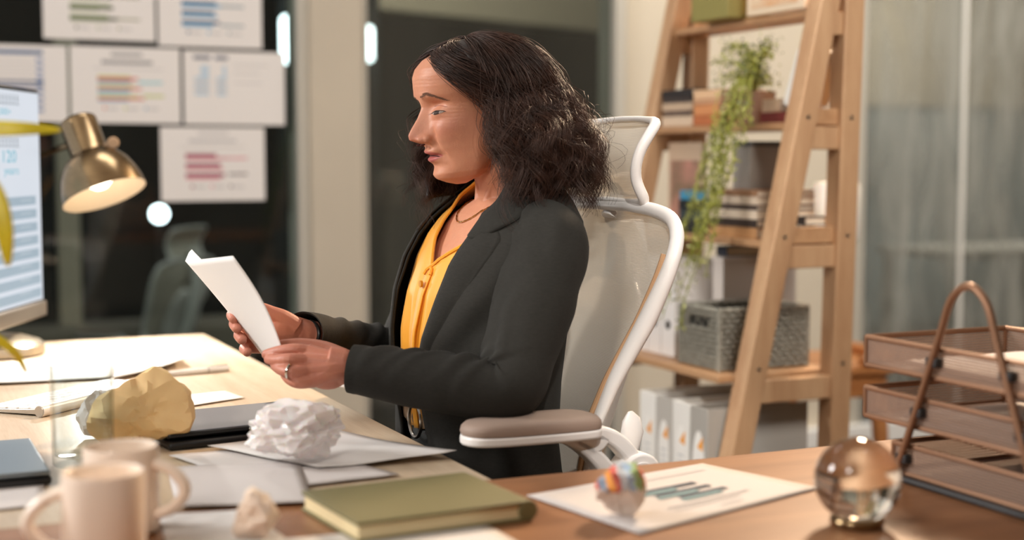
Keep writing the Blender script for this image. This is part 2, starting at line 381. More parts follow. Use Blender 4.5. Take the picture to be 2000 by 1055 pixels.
# ================================================================ desks
uA, vA = uv(D(400, 652)); uB, vB = uv(D(960, 937)); uE = (uA+uB)/2
def desk(name, label, u0, u1, v0, v1, m, legs):
    t = thing(name, label, 'desk', R((u0+u1)/2, (v0+v1)/2, 0), A0)
    a, b_ = u1-u0, v1-v0
    b = MB(); b.box((0, 0, DESK-.0125), (a, b_, .025)); b.build('desk_top', m, t, bevel=.0025)
    for lx, ly in legs:
        b = MB(); b.box((lx-(u0+u1)/2, ly-(v0+v1)/2, (DESK-.025)/2), (.06, .06, DESK-.025)); b.build('leg', M['white_matte'], t, bevel=.004)
    return t
desk('work_desk', 'oak desk toned pale as lit by the brass lamp, with the monitor on it', uE-.8, uE, vB+.001, vA, M['oak'],
     [(uE-.74, vB+.06), (uE-.74, vA-.06), (uE-.06, vA-.06)])
desk('front_desk', 'wooden desk in front, toned brown as unlit, carrying the green notebook and the letter tray', -1.35, 2.2, vB-.75, vB, M['oak_front'],
     [(-1.29, vB-.69), (2.14, vB-.69), (2.14, vB-.06), (uE+.3, vB-.06)])

# ================================================================ paper
def sheet(name, label, quad, cat='paper', z=0.0, m=None, curl=(0,0,0,0), group=None, wav=.0015, n=12, seed=0, prints=None):
    """quad: four photo points on the desk (order round); curl lifts each corner."""
    c = [D(*q, z=DESK+z) for q in quad]
    ctr = sum(c, Vector())/4
    def pt(s, t):
        p = c[0]*(1-s)*(1-t)+c[1]*s*(1-t)+c[2]*s*t+c[3]*(1-s)*t
        l = curl[0]*((1-s)*(1-t))**3+curl[1]*(s*(1-t))**3+curl[2]*(s*t)**3+curl[3]*((1-s)*t)**3
        l += wav*(.5+.5*noise.noise(Vector((s*2.3+seed, t*2.3, seed*1.7))))
        return p + Vector((0, 0, l+.0006))
    b = MB(); b.grid([[pt(i/n, j/n) for i in range(n+1)] for j in range(n+1)])
    o = b.build(name, m or M['paper'], None, angle=0, solid=.0006)
    for v in o.data.vertices: v.co -= ctr
    o.location = ctr
    tag(o, label, cat, group)
    if prints:
        for (s0, s1, t0, t1, mm) in prints:
            b = MB(); k = 6
            b.grid([[pt(s0+(s1-s0)*i/k, t0+(t1-t0)*j)-ctr+Vector((0,0,.0014)) for i in range(k+1)] for j in range(2)])
            b.build('printed_bar', mm, o, angle=0)
    return o
flat = lambda n, c, r=.7: mat(n, c, r)
GREY_INK = flat('grey_ink', (168, 166, 168)); NAVY = flat('navy_ink', (46, 62, 82)); TEAL = flat('teal_ink', (120, 158, 164))
sheet('brochure', 'white printed brochure lying open under the folded sheet beside the monitor', [(-140,726),(262,684),(212,741),(-60,754)], 'brochure', .002, curl=(0,0,.002,.004), seed=3,
      prints=[(.35+.0*k, .95, .12+.12*k, .13+.12*k, GREY_INK) for k in range(7)])
sheet('folded_sheet', 'white folded sheet with a raised corner, left of the white pen', [(262,676),(322,670),(366,709),(214,741)], 'paper', .007, curl=(0,0,.01,.0), seed=5)
sheet('note_sheet', 'small white sheet poking out behind the black tablet', [(290,782),(440,765),(478,778),(320,803)], 'paper', .001, seed=6)
sheet('printed_page', 'white page in the middle whose sharp corner juts past the desk edge', [(405,876),(652,845),(892,893),(620,917)], 'paper', .004, seed=7, curl=(.0,.0,.006,0), wav=.006)
sheet('report_page', 'white page lying under the crumpled clear wrapping', [(330,893),(560,872),(780,930),(540,958)], 'paper', .0015, seed=8, wav=.003, m=M['paper_shaded'])
sheet('blank_page', 'white page between the mugs and the green notebook', [(325,915),(585,905),(612,984),(345,994)], 'paper', .003, seed=9, wav=.003, m=M['paper_shaded'])
sheet('loose_sheet', 'pale sheet at the front edge of the picture beside the mugs', [(310,1008),(480,998),(575,1066),(330,1090)], 'paper', .0005, seed=10)
sheet('form_sheet', 'white sheet in front of the green notebook', [(545,1056),(940,1020),(1015,1064),(620,1118)], 'paper', .0005, seed=11)
sheet('side_sheet', 'greyish sheet at the left edge in front of the laptop', [(-190,968),(85,942),(92,988),(-190,1020)], 'paper', .0005, seed=12, m=M['paper_shaded'])
# white page with a bar chart (right of the notebook)
cq = [(1028,970),(1372,907),(1602,955),(1250,1046)]
prints = []
for k, (s0, s1, t) in enumerate(((.35,.69,.36),(.40,.70,.47),(.46,.72,.58))):
    prints += [(s0, s1, t, t+.05, NAVY), (s0-.02, s0+.2, t+.055, t+.1, TEAL)]
prints += [(.30, .75, .74, .755, GREY_INK), (.30, .66, .80, .81, GREY_INK), (.56, .9, .16, .17, GREY_INK), (.5, .62, .88, .89, GREY_INK)]
sheet('chart_page', 'white page with navy bar chart, right of the green notebook', cq, 'paper', .0005, seed=13, prints=prints, m=M['paper_shaded'])

# ================================================================ notebook
def oriented(c1, c2, c4):
    """box frame from three corners: origin, rotation about z, lengths"""
    e = (c2-c1); f = (c4-c1); a = math.atan2(e.y, e.x); n = Vector((-math.sin(a), math.cos(a), 0))
    return a, e.length, f.dot(n)
zt = DESK+.024
c1, c2, c4 = D(588,958,zt), D(905,921,zt), D(690,1022,zt)
a, L, W = oriented(c1, c2, c4); W = -W
cc = c1 + Vector((math.cos(a), math.sin(a), 0))*L/2 + Vector((math.sin(a), -math.cos(a), 0))*W/2
nb = thing('notebook', 'closed olive green hardcover notebook with cream page edges', 'notebook', (cc.x, cc.y, DESK), a)
gm = mat('olive_cover', (118, 112, 74), .55, bump=.25, bscale=500)
b = MB()
b.box((0, 0, .0215), (L, W, .004)); b.box((0, 0, .002), (L, W, .004))
k = 9; r = .0125
b.tube([(L/2-.002, -W/2, .0118), (L/2-.002, W/2, .0118)], .0118, 16)
b.build('cover', gm, nb, bevel=.0012)
b = MB(); b.box((-.004, 0, .0117), (L-.014, W-.008, .0152)); b.build('page_block', mat('cream_pages', (238, 222, 178), .8, bump=.4, bscale=900, bstretch=(.02,.02,1)), nb)

# ================================================================ tablet in its case
zt = DESK+.024
c1, c2, c4 = D(330,791,zt), D(545,771,zt), D(352,846,zt)
c3 = D(638,815,zt)
a, L, _ = oriented(c1, c2, c4); L = .240; W = .176
e = Vector((math.cos(a), math.sin(a), 0)); f = Vector((math.sin(a), -math.cos(a), 0))
cc = c3 - e*L/2 - f*W/2
tb = thing('tablet', 'black tablet in an open black case, on the desk before her hands', 'tablet', (cc.x, cc.y, DESK), a)
b = MB(); b.box((0, 0, .019), (L, W, .008)); b.build('body', M['black'], tb, bevel=.003)
b = MB(); b.box((0, 0, .0232), (L-.012, W-.012, .0006)); b.build('screen', mat('tablet_glass', (30, 32, 40), .06, spec=.8, coat=1, emis=(120,140,165), emis_s=.10), tb)
b = MB(); b.box((.004, -.004, .006), (L+.012, W+.01, .011)); b.build('case', mat('case_black', (20, 20, 22), .5), tb, bevel=.004)
b = MB(); b.box((L*.05, -W/2-.001, .0185), (.028, .003, .004)); b.build('clasp', M['steel'], tb, bevel=.001)
for k in range(3):
    b = MB(); b.box((L/2+.0005, W/2-.03-.016*k, .019), (.002, .009, .002)); b.build('button', M['dark'], tb, bevel=.0005)

# ================================================================ laptop
zt = DESK+.02
c3 = D(101, 918, zt); vv = -V
lp = thing('laptop', 'closed blue-grey laptop at the left edge, left of the glass tumbler', 'laptop', (c3-U*.15-vv*.115).to_tuple()[:2]+(DESK,), A0)
b = MB(); b.box((0, 0, .007), (.30, .23, .010)); b.build('base', M['black'], lp, bevel=.003)
b = MB(); b.box((0, 0, .0162), (.298, .228, .007)); b.build('lid', mat('laptop_lid', (142, 152, 158), .3, .7), lp, bevel=.003)
for sx in (-1, 1):
    for sy in (-1, 1):
        b = MB(); b.lathe([(.006,0),(.006,.003)], (sx*.13, sy*.09, 0), 10, capb=True, capt=True); b.build('rubber_foot', M['black'], lp)

# ================================================================ keyboard
T0, T1 = D(84, 800, DESK+.012), D(312, 752, DESK+.006)
e = (T1-T0); e.z = 0; L = e.length; a = math.atan2(e.y, e.x)
kb = thing('keyboard', 'slim white keyboard with round battery barrel, partly under the brochure', 'keyboard', (T0.x, T0.y, DESK), a)
W = .125
b = MB(); b.prism([(0,0,.003),(0,W,.001),(0,W,.006),(0,0,.012)], (L,0,0)); b.build('body', M['steel'], kb, bevel=.001)
b = MB(); b.tube([(-.006, .002, .0095), (L*.98, .002, .0095)], .0095, 16); b.build('battery_barrel', M['white_plastic'], kb)
b = MB(); b.tube([(-.0075, .002, .0095), (-.006, .002, .0095)], .0085, 16); b.build('barrel_cap', M['steel'], kb)
key = None; nk = 14
for r_ in range(5):
    for k in range(nk):
        kw = L/nk
        if key is None:
            bb = MB(); bb.box((0,0,0), (kw*.86, .019, .003)); key = bb.build('key', M['white_plastic'], kb, bevel=.0008); o = key
        else:
            o = key.copy(); COL.objects.link(o)
        y = .017+.0225*r_
        o.location = (kw*(k+.5), y, .0125-.005*y/W-.0018*0); o.rotation_euler = (-.045, 0, 0)

# ================================================================ pen
p0, p1 = D(314, 731, DESK+.006), D(446, 719, DESK+.006)
d = p1-p0; L = d.length; a = math.atan2(d.y, d.x)
pn = thing('pen', 'white ballpoint pen on the bright part of the desk', 'pen', (p0.x, p0.y, DESK), a)
b = MB(); b.tube([(.0,0,.0046),(.004,0,.005),(.02,0,.0054),(L*.7,0,.006),(L,0,.006)], [.0008,.002,.0048,.006,.0058], 14); b.build('barrel', mat('pen_white', (235,232,228), .3), pn)
b = MB(); b.tube([(L*.68,0,.0061),(L*.7,0,.0061)], .0063, 14); b.build('ring', M['steel'], pn)
b = MB(); b.box((L*.85, 0, .0125), (L*.26, .003, .0016)); b.box((L*.975, 0, .0112), (.004, .003, .004)); b.build('clip', M['steel'], pn, bevel=.0005)

# ================================================================ crumpled balls
def crumple(name, label, px, Y, r, m, seed, cat='crumpled paper', sc=(1,1,1), rough=.22, group=None, z0=DESK, cutk=16, mats=None, kr=(.62,.9)):
    rnd = random.Random(seed); bm = bmesh.new(); bmesh.ops.create_icosphere(bm, subdivisions=4, radius=1)
    planes = []
    for _ in range(cutk):
        d = Vector((rnd.gauss(0,1), rnd.gauss(0,1), rnd.gauss(0,1))).normalized(); planes.append((d, rnd.uniform(*kr)))
    off = Vector((seed*3.1, seed*1.3, 0)); lo = 9
    for v in bm.verts:
        n = v.co.normalized(); h = 1.08
        for d, k in planes:
            c = n.dot(d)
            if c > .05: h = min(h, k/c)
        h -= rough*abs(noise.noise(n*2.2+off))*1.2 + rough*.4*abs(noise.noise(n*5+off))
        v.co = Vector((n.x*h*r*sc[0], n.y*h*r*sc[1], n.z*h*r*sc[2])); lo = min(lo, v.co.z)
    x = (px-1000)/FPX*Y
    for v in bm.verts: v.co.z = max(v.co.z-lo, .0)
    me = bpy.data.meshes.new(name); 
    for mm in (mats or [m]): me.materials.append(mm)
    if mats:
        for f in bm.faces:
            cpt = f.calc_center_median()
            k = math.floor((cpt.x*.8+cpt.z*.25)/r*5.2)
            f.material_index = (1 + k % (len(mats)-1)) if (cpt.z > r*1.05 and cpt.y < .3*r) else 0
    bm.to_mesh(me); bm.free()
    me.polygons.foreach_set('use_smooth', [True]*len(me.polygons)); me.set_sharp_from_angle(angle=math.radians(22))
    o = bpy.data.objects.new(name, me); COL.objects.link(o); o.location = (x, Y, z0)
    return tag(o, label, cat, group)
ym = mat('yellow_paper', (252, 216, 158), .75, var=.10, vscale=14, sss=.1)
crumple('paper_ball', 'crumpled yellow-orange paper ball behind the mugs', 266, 1.985, .066, ym, 4, sc=(1.08,.9,1.02), cutk=8, rough=.13, kr=(.5,.8))
crumple('paper_ball', 'crumpled white paper ball seen through the glass tumbler', 196, 2.07, .044, M['paper_shaded'], 9, sc=(.9,.9,1.05))
crumple('paper_ball', 'small crumpled peach-white paper ball at the bottom edge before the notebook', 492, 1.50, .030, mat('peach_paper', (244, 226, 208), .7), 13)
rb = [mat('peach_white_paper', (240, 226, 214), .7)] + [flat('stripe_'+n_, c_) for n_, c_ in (('orange',(240,160,70)),('red',(232,120,104)),('grey',(214,216,220)),('pale_blue',(176,198,220)),('green',(176,204,140)),('red_deep',(236,116,96)),('slate',(150,166,190)))]
crumple('paper_ball', 'crumpled paper ball with rainbow stripes on the chart page', 1208, 1.60, .034, rb[0], 21, mats=rb, sc=(.95,.95,1.05))
cl = mat('clear_film', (246, 240, 240), .25, sss=.4, alpha=.72)
crumple('plastic_wrapping', 'crumpled translucent white wrapping left of the notebook', 572, 1.87, .072, cl, 33, 'wrapping', sc=(1,.8,.60), rough=.34, cutk=7, z0=DESK+.009)

# ================================================================ mugs, tumbler, glass globe
mugm = mat('peach_ceramic', (254, 238, 222), .35, coat=.3)
def mug(label, px, Y, r, h, ha):
    x = (px-1000)/FPX*Y
    t = thing('mug', label, 'mug', (x, Y, DESK), ha, 'peach mugs')
    b = MB(); b.lathe([(0,0),(r*.8,0),(r*.95,.004),(r,.012),(r,h-.003),(r-.0015,h),(r-.0035,h-.002),(r-.004,.012),(r*.8,.006),(0,.006)], n=48); b.build('cup', mugm, t)
    pts = [(r-.003,0,h*.82)]+[(r+.006+.026*math.sin(math.pi*q/10), 0, h*.82-(h*.6)*q/10) for q in range(1,10)]+[(r-.003,0,h*.22)]
    b = MB(); b.tube(pts, .0062, 10, flat=1.3); b.build('handle', mugm, t)
    return t
mug('peach mug in the front, handle turned left', 190, 1.385, .040, .1, math.radians(195))
mug('peach mug behind the other one, handle turned right', 226, 1.53, .040, .096, math.radians(-8))
gl = mat('clear_glass', (250, 252, 252), .0, trans=1.0, ior=1.45)
Y = 1.885; r, h = .042, .135
tg = thing('tumbler', 'empty clear glass tumbler behind the mugs', 'glass', ((152-1000)/FPX*Y, Y, DESK))
b = MB(); b.lathe([(0,0),(r*.9,0),(r*.95,.003),(r*1.0,h),(r-.0018,h+.0008),(r-.0025,h),(r*.95-.003,.014),(r*.7,.011),(0,.011)], n=48); b.build('vessel', glass_pane('tumbler_glass', (244,247,247)), tg, weld=True)
Y = 1.56; r = .0475
gb = thing('glass_globe', 'clear glass ball on a small brass ring, right front of the desk', 'ornament', ((1685-1000)/FPX*Y, Y, DESK))
b = MB(); b.ball((0,0,r+.004), r, 48, 32); b.build('ball', mat('crystal', (255, 250, 240), .0, trans=1.0, ior=1.42), gb, weld=True)
b = MB(); b.tube([(.024*math.cos(q*math.pi/12), .024*math.sin(q*math.pi/12), .006) for q in range(24)], .006, 10, closed=True); b.build('stand_ring', M['brass'], gb)

# ================================================================ letter tray
F0 = D(1757, 937)
lt = thing('letter_tray', 'brown three-tier wire mesh letter tray at the right', 'letter tray', (F0.x, F0.y, DESK), A0)
bronze = mat('bronze_wire', (150, 112, 86), .4, .5); msh = mesh_fabric('bronze_mesh', (172, 144, 126), .46, 900)
def hoop(u):
    pts = [(u,-v_,z_) for v_, z_ in ((0,.004),(.04,.10),(.076,.19),(.092,.232),(.108,.250),(.125,.256),(.142,.250),(.158,.232),(.174,.19),(.21,.10),(.25,.004))]
    b = MB(); b.tube(catmull(pts, 5), .0049, 10); b.build('hoop', bronze, lt)
    b = MB(); b.tube([(u,0,.0045),(u,-.25,.0045)], .0045, 8); b.build('foot_bar', M['dark'], lt)
hoop(-.008); hoop(.243)
for z in (.010, .072, .138):
    u0, u1, v0, v1, hh = .0, .235, -.30, (.07 if z > .05 else .012), .036
    tr = MB(); tr.box(((u0+u1)/2, (v0+v1)/2, z), (u1-u0, v1-v0, .002))
    for s in (u0, u1): tr.box((s, (v0+v1)/2, z+hh/2), (.0015, v1-v0, hh))
    tr.box(((u0+u1)/2, v1, z+hh/2), (u1-u0, .0015, hh))
    o = tr.build('tray', msh, lt)
    q = MB()
    for zz in (z, z+hh):
        q.tube([(u0,v0,zz),(u0,v1,zz),(u1,v1,zz),(u1,v0,zz)], .0036, 8)
    for (x_, y_) in ((u0,v1),(u1,v1),(u0,v0),(u1,v0)): q.tube([(x_,y_,z),(x_,y_,z+hh)], .0036, 8)
    q.build('rim', bronze, o)
    for u in (-.003, .238):
        for k_ in (0, 1):
            xx = interp(z+.02, [0,.1,.19,.23], [0,.04,.076,.092]); xx = -xx if k_ == 0 else -.25+xx
            b = MB(); b.box((u, xx, z+.02), (.014,.02,.012)); b.build('clamp', M['dark'], o, bevel=.002)
def tray_paper(label, z):
    o = MB(); o.box((0,0,0), (.2, .27, .006)); o = o.build('paper_stack', mat('tray_paper_%d' % int(z*1000), (214, 202, 196), .7), None, bevel=.001)
    c = R(*uv(F0))+U*.118+V*(-.12); o.location = (c.x, c.y, DESK+z); o.rotation_euler = (0,0,A0+.02)
    tag(o, label, 'papers')
tray_paper('pale paper stack in the top tier of the letter tray', .147)
tray_paper('pale paper stack in the middle tier of the letter tray', .079)

# ================================================================ monitor
XM = -1.012
def Mx(px, py, x=XM):
    d = ray(px, py); return CAM + d*(x/d.x)
e0, e1 = Mx(83, 178), Mx(90, 606)
Y1 = 3.09; zt, zb = P(75,176,Y1).z, P(88,590,Y1).z; Y0 = 2.42
mo = thing('monitor', 'computer monitor with an infographic on its bright screen', 'monitor', (XM-.06, 2.80, DESK))
def ml(p): return Vector(p)-Vector((XM-.06, 2.80, DESK))
c = ml((XM-.012, (Y0+Y1)/2, (zt+zb)/2))
b = MB(); b.box(c, (.02, Y1-Y0, zt-zb)); b.build('housing', M['black'], mo, bevel=.004)
b = MB(); b.box(c+Vector((.0104,0,.0)), (.001, Y1-Y0-.014, zt-zb-.016)); scr = b.build('screen', mat('screen_white', (24, 25, 28), .3, emis=(228, 235, 245), emis_s=.86), mo)
b = MB(); b.box(ml((XM-.01, (Y0+Y1)/2, zb-.012)), (.03, Y1-Y0+.004, .034)); b.build('chin', mat('monitor_chin', (150,140,128), .3, .8), mo, bevel=.004)
b = MB(); b.box(ml((XM-.055, 2.90, .93)), (.035, .07, .28)); b.box(ml((XM-.03,2.90,1.02)), (.04,.12,.1)); b.build('stand_neck', M['steel'], mo, bevel=.006)
b = MB(); b.lathe([(0,0),(.082,0),(.088,.004),(.088,.022),(.08,.03),(.045,.042),(0,.05)], ml((XM-.045, 2.94, DESK)), 40); b.build('stand_base', mat('stand_metal', (178,166,146), .3, .9), mo)
def scr_text(txt, px, py, size_px, m):
    cu = bpy.data.curves.new('text', 'FONT'); cu.body = txt; p = Mx(px, py, XM+.0006)
    cu.size = size_px/FPX*p.y*1.35; cu.materials.append(m); o = bpy.data.objects.new('screen_text', cu); COL.objects.link(o)
    dg = bpy.context.evaluated_depsgraph_get(); dg.update(); me = bpy.data.meshes.new_from_object(o.evaluated_get(dg)); bpy.data.objects.remove(o)
    o = bpy.data.objects.new('screen_text', me); COL.objects.link(o); o.scale = (1.75, 1, 1); o.parent = scr; o.location = ml(p); o.rotation_euler = (math.pi/2, 0, math.pi/2); return o
tm = mat('screen_teal', (12, 20, 21), .4, emis=(110, 196, 216), emis_s=.8); gm2 = mat('screen_grey', (15,16,17), .4, emis=(176,184,192), emis_s=.75)
gm3 = mat('screen_pale', (20,20,21), .4, emis=(206,216,224), emis_s=.85)
bm_ = mat('screen_blue', (19,20,21), .4, emis=(176,196,210), emis_s=.8)
scr_text('0,000+', -8, 222, 13, tm); scr_text('120', 2, 317, 25, tm); scr_text('years', 8, 341, 17, tm)
def scr_rect(pxa, pya, pxb, pyb, m, name, k=.0008):
    a = ml(Mx(pxa, pya, XM+k)); d_ = ml(Mx(pxb, pyb, XM+k)); a.z = ml(Mx(pxb, pya, XM+k)).z; b = MB()
    b.add([(a.x,a.y,a.z),(a.x,d_.y,a.z),(a.x,d_.y,d_.z),(a.x,a.y,d_.z)], [(3,2,1,0)]); return b.build(name, m, scr)
for yy in (180, 262):
    for k in range(7):
        x0 = -10+7*k
        scr_rect(x0, yy+2+.6*k, x0+3, yy+24+.3*k, gm2, 'figure_icon')
    scr_rect(-20, yy+13, 38, yy+14, gm2, 'icon_line'); scr_rect(-20, yy+24, 38, yy+25.5, gm2, 'icon_line')
for k in range(8):
    y0 = 382+25.5*k
    scr_rect(-60, y0, 70+1.6*k, y0+17, bm_, 'table_row')
    scr_rect(40, y0+7.5, 62, y0+9.5, gm3, 'row_text', .0012)

# ================================================================ brass desk lamp
Yl = 3.08
top = P(150, 232, Yl); ax = Vector((.36, -.20, -.88)).normalized()
base = Vector((-1.225, 3.0, 0)); 
dl = thing('desk_lamp', 'brushed brass desk lamp, switched on, beside the monitor', 'lamp', (base.x, base.y, DESK))
def ll(p): return Vector(p)-Vector((base.x, base.y, DESK))
q = ax.to_track_quat('Z', 'Y').to_matrix()
prof = [(r_*1.044, s_*1.044) for r_, s_ in ((0,0),(.03,.0),(.036,.004),(.038,.01),(.038,.078),(.042,.082),(.056,.092),(.068,.108),(.077,.128),(.083,.15),(.086,.172))]
b = MB(); b.lathe(prof, ll(top), 56, q); sh = b.build('shade', M['brass'], dl, angle=50)
inn = [(r_-.0022, s_) for r_, s_ in prof[5:]]
b = MB(); b.lathe([(.0,.084)]+inn+[prof[-1]], ll(top), 56, q); b.build('shade_lining', mat('lamp_white_inside', (206,192,172), .5), sh)
b = MB(); b.lathe([(0,.085),(.014,.087),(.017,.1),(.026,.118),(.03,.135),(.026,.152),(.014,.162),(0,.165)], ll(top), 24, q); b.build('bulb', mat('lit_bulb', (255,244,225), .3, emis=(255,240,214), emis_s=6), dl)
kp = P(221, 279, Yl-.03); kk = top+ax*.075
b = MB(); b.tube([ll(kk+(kp-kk)*.35), ll(kp)], .004, 8); b.lathe([(0,-.004),(.011,-.004),(.0125,-.002),(.0125,.002),(.011,.004),(0,.004)], ll(kp), 20, Matrix.Rotation(math.pi/2,3,'X') @ Matrix.Rotation(.3,3,'Y')); b.build('knob', mat('knob_wood', (206,172,138), .4), dl)
j = top+ax*.055+Vector((-.034,0,-.006)); el = Vector((-1.24, 3.31, 1.09))
b = MB(); b.tube([ll(j), ll(el)], .0075, 10); b.ball(ll(j), .010, 12, 8); b.build('upper_arm', M['brass'], dl)
b = MB(); b.tube([ll(el), (0,0,.02)], .0055, 10); b.ball(ll(el), .012, 12, 8); b.build('lower_arm', M['brass'], dl)
b = MB(); b.lathe([(0,0),(.064,0),(.067,.004),(.065,.014),(.02,.02),(0,.02)], (0,0,0), 36); b.build('base', M['brass'], dl)
l = bpy.data.lights.new('lamp_bulb', 'SPOT'); l.energy = 28; l.color = (1, .95, .88); l.shadow_soft_size = .025; l.spot_size = math.radians(140); l.spot_blend = .6
o = bpy.data.objects.new('lamp_bulb', l); COL.objects.link(o); o.location = top+ax*.176; o.rotation_euler = ax.to_track_quat('-Z','Y').to_euler()

# ================================================================ potted plant reaching in from the left
pp = P(-600, 900, 1.6)
pt_ = thing('potted_plant', 'plant with yellow-green leaves reaching in at the left edge, before the monitor', 'plant', (pp.x, pp.y, DESK))
def pl(p): return Vector(p)-Vector((pp.x, pp.y, DESK))
b = MB(); b.lathe([(0,0),(.045,0),(.05,.004),(.06,.1),(.056,.1),(.054,.09),(0,.088)], (0,0,0), 32); b.build('pot', M['white_plastic'], pt_)
lm = mat('yellow_leaf', (222, 206, 44), .45, var=.15, vscale=30, sss=.1)
def leaf(pts, wd, nrm=(0,-.5,1)):
    pts = catmull(pts, 6); n = len(pts); rows = []
    for i, p in enumerate(pts):
        t = i/(n-1); a = pts[max(i-1,0)]; c_ = pts[min(i+1,n-1)]; tg_ = (c_-a).normalized(); s = tg_.cross(Vector(nrm)).normalized()
        wv = wd*math.sin(math.pi*min(1,t**.8))**.7*.5+.0012
        rows.append([pl(p-s*wv), pl(p-s*wv*.5+Vector((0,0,-.15*wv))), pl(p+Vector((0,0,-.25*wv))), pl(p+s*wv*.5+Vector((0,0,-.15*wv))), pl(p+s*wv)])
    b = MB(); b.grid(rows); b.build('leaf', lm, pt_, angle=0, solid=.0008)
root = Vector((pp.x, pp.y, DESK+.09))
leaf([P(-190,300,1.56), P(-80,256,1.55), P(40,251,1.55), P(120,254,1.57)], .016, (0,-1,.4))
leaf([P(-70,330,1.5), P(-22,366,1.49), P(6,440,1.48), P(16,520,1.48)], .021, (.2,-1,.2))
leaf([P(-60,640,1.56), P(-10,660,1.57), P(30,690,1.58), P(52,728,1.60)], .008, (0,-1,.4))
for tgt in (P(-190,300,1.56), P(-70,330,1.5), P(-60,640,1.56)):
    b = MB(); mid = (root+tgt)/2+Vector((-.02,0,.04)); b.tube([pl(x) for x in bez(root, mid, tgt, 10)], .0025, 6); b.build('stem', lm, pt_)
# ================================================================ ladder shelf
LS = Vector((.743, 3.2, 0)); SL = .63
def lw(x, y, z=0): return LS + U*x + V*y + Vector((0,0,z+(.0008 if z else 0)))
def fx(z): return -(.063+.22*(1.49-z))
def rx(z): return -.022*(1.49-z)
ls = thing('ladder_shelf', 'light wooden ladder-style A-frame shelf behind the office chair', 'shelf', LS, A0)
def leg(xa, xb, y, ztop, nm='leg'):
    b = MB(); p0, p1 = Vector((xa, y, 0)), Vector((xb, y, ztop)); h = .0255
    b.add([(p0.x-h,y-h,0),(p0.x+h,y-h,0),(p0.x+h,y+h,0),(p0.x-h,y+h,0),(p1.x-h,y-h,ztop),(p1.x+h,y-h,ztop),(p1.x+h,y+h,ztop),(p1.x-h,y+h,ztop)],
          [(3,2,1,0),(4,5,6,7),(0,1,5,4),(1,2,6,5),(2,3,7,6),(3,0,4,7)])
    o = b.build(nm, M['oak_leg'], ls, bevel=.003)
    return o
for y in (0, SL):
    lf = leg(fx(0), fx(1.72), y, 1.72); lr = leg(rx(0), rx(1.74), y, 1.74)
    for z in (.40, .68, .965, 1.225):
        b = MB(); b.tube([(fx(z), y-.0262, z), (fx(z), y-.0245, z)], .005, 10); b.build('screw', M['steel'], lf)
        b = MB(); b.tube([(rx(z), y-.0262, z), (rx(z), y-.0245, z)], .005, 10); b.build('screw', M['steel'], lr)
LV = [.27, .662, .955, 1.215, 1.465]
for i, z in enumerate(LV):
    for y in (0, SL):
        xa, xb = fx(z-.02)+.02, rx(z-.02)-.02
        b = MB(); b.box(((xa+xb)/2, y, z-.035), (xb-xa, .03, .05)); b.build('rail', M['oak_leg'], ls, bevel=.002)
    xa, xb = fx(z)-.015, rx(z)+.015
    if i < 2: xa -= .05
    b = MB(); b.box(((xa+xb)/2, SL/2, z-.008), (xb-xa, SL-.055, .016)); b.build('shelf_board', M['oak_shelf'], ls, bevel=.0015)
for i in (2, 3):
    z = LV[i]; b = MB(); b.box((rx(z)-.03, .035, z+.02), (.016, .016, .04))
    xa, xb = fx(z)+.03, rx(z)-.025
    b = MB(); b.box(((xa+xb)/2, .0, z+.012), (xb-xa, .018, .036)); b.build('end_board', M['oak_shelf'], ls, bevel=.001)

pgs = mat('page_edges', (226, 214, 194), .8)
_bm = {}
def cm(c):
    if c not in _bm: _bm[c] = mat('book_cover_%d' % len(_bm), c, .5)
    return _bm[c]
def book(label, x, y, z, L, W, T, col, dr=0.0, group='books on the ladder shelf', cat='book', name='book', tilt=None, spine_front=True):
    """flat book: spine along the shelf, facing the front"""
    t = thing(name, label, cat, lw(x, y, z), A0+dr, group)
    if tilt: t.rotation_euler = (tilt, 0, A0+dr)
    c = cm(col); k = -1 if spine_front else 1; b = MB(); e = min(.0022, T*.2)
    b.box((0,0,e/2), (W, L, e)); b.box((0,0,T-e/2), (W, L, e)); b.box((k*(W/2-e/2),0,T/2), (e, L, T-2*e)); b.build('cover', c, t, bevel=.0006)
    b = MB(); b.box((-k*.002,0,T/2), (W-.006, L-.006, T-2*e)); b.build('page_block', pgs, t)
    return t
# shelf 2, left stack and orange stack
z = LV[3]
for T, col, lab, L, dr in ((.026,(206,184,160),'cream book at the bottom of the left stack on the shelf level with the headrest',.145,.02),
                   (.012,(96,78,70),'thin brown book, second from the bottom of the left stack by the headrest',.135,-.03),
                   (.020,(188,164,140),'pale beige book in the middle of the left stack by the headrest',.14,.03),
                   (.012,(64,56,54),'thin dark grey book below the black one in the left stack by the headrest',.14,.0),
                   (.020,(38,34,36),'black book on top of the left stack by the headrest',.15,-.02)):
    book(lab, -.06, .52, z, L, .13, T, col, dr); z += T+.0005
z = LV[3]
for T, col, lab, dr in ((.024,(176,104,64),'rust orange book at the bottom of the stack left of the trailing plant',.05),
                    (.026,(206,140,92),'light orange book in the middle of the stack left of the trailing plant',-.02),
                    (.012,(196,150,116),'thin tan book in the stack left of the trailing plant',.02),
                    (.022,(222,184,146),'cream peach book on top of the stack left of the trailing plant',.0)):
    book(lab, -.06, .380, z, .12, .13, T, col, dr); z += T+.0005
z = LV[3]
book('dark red book lying flat, right of the trailing plant', -.05, .118, z, .10, .13, .024, (104, 34, 30))
wb = book('white book leaning at a slant on the dark red book', -.045, .090, z+.040, .022, .11, .13, (232,230,226), name='book'); wb.rotation_euler = (.42, 0, A0)
tb_ = book('taupe book lying on the dark red book beside the plant', -.05, .132, z+.0245, .07, .12, .03, (176,148,122))
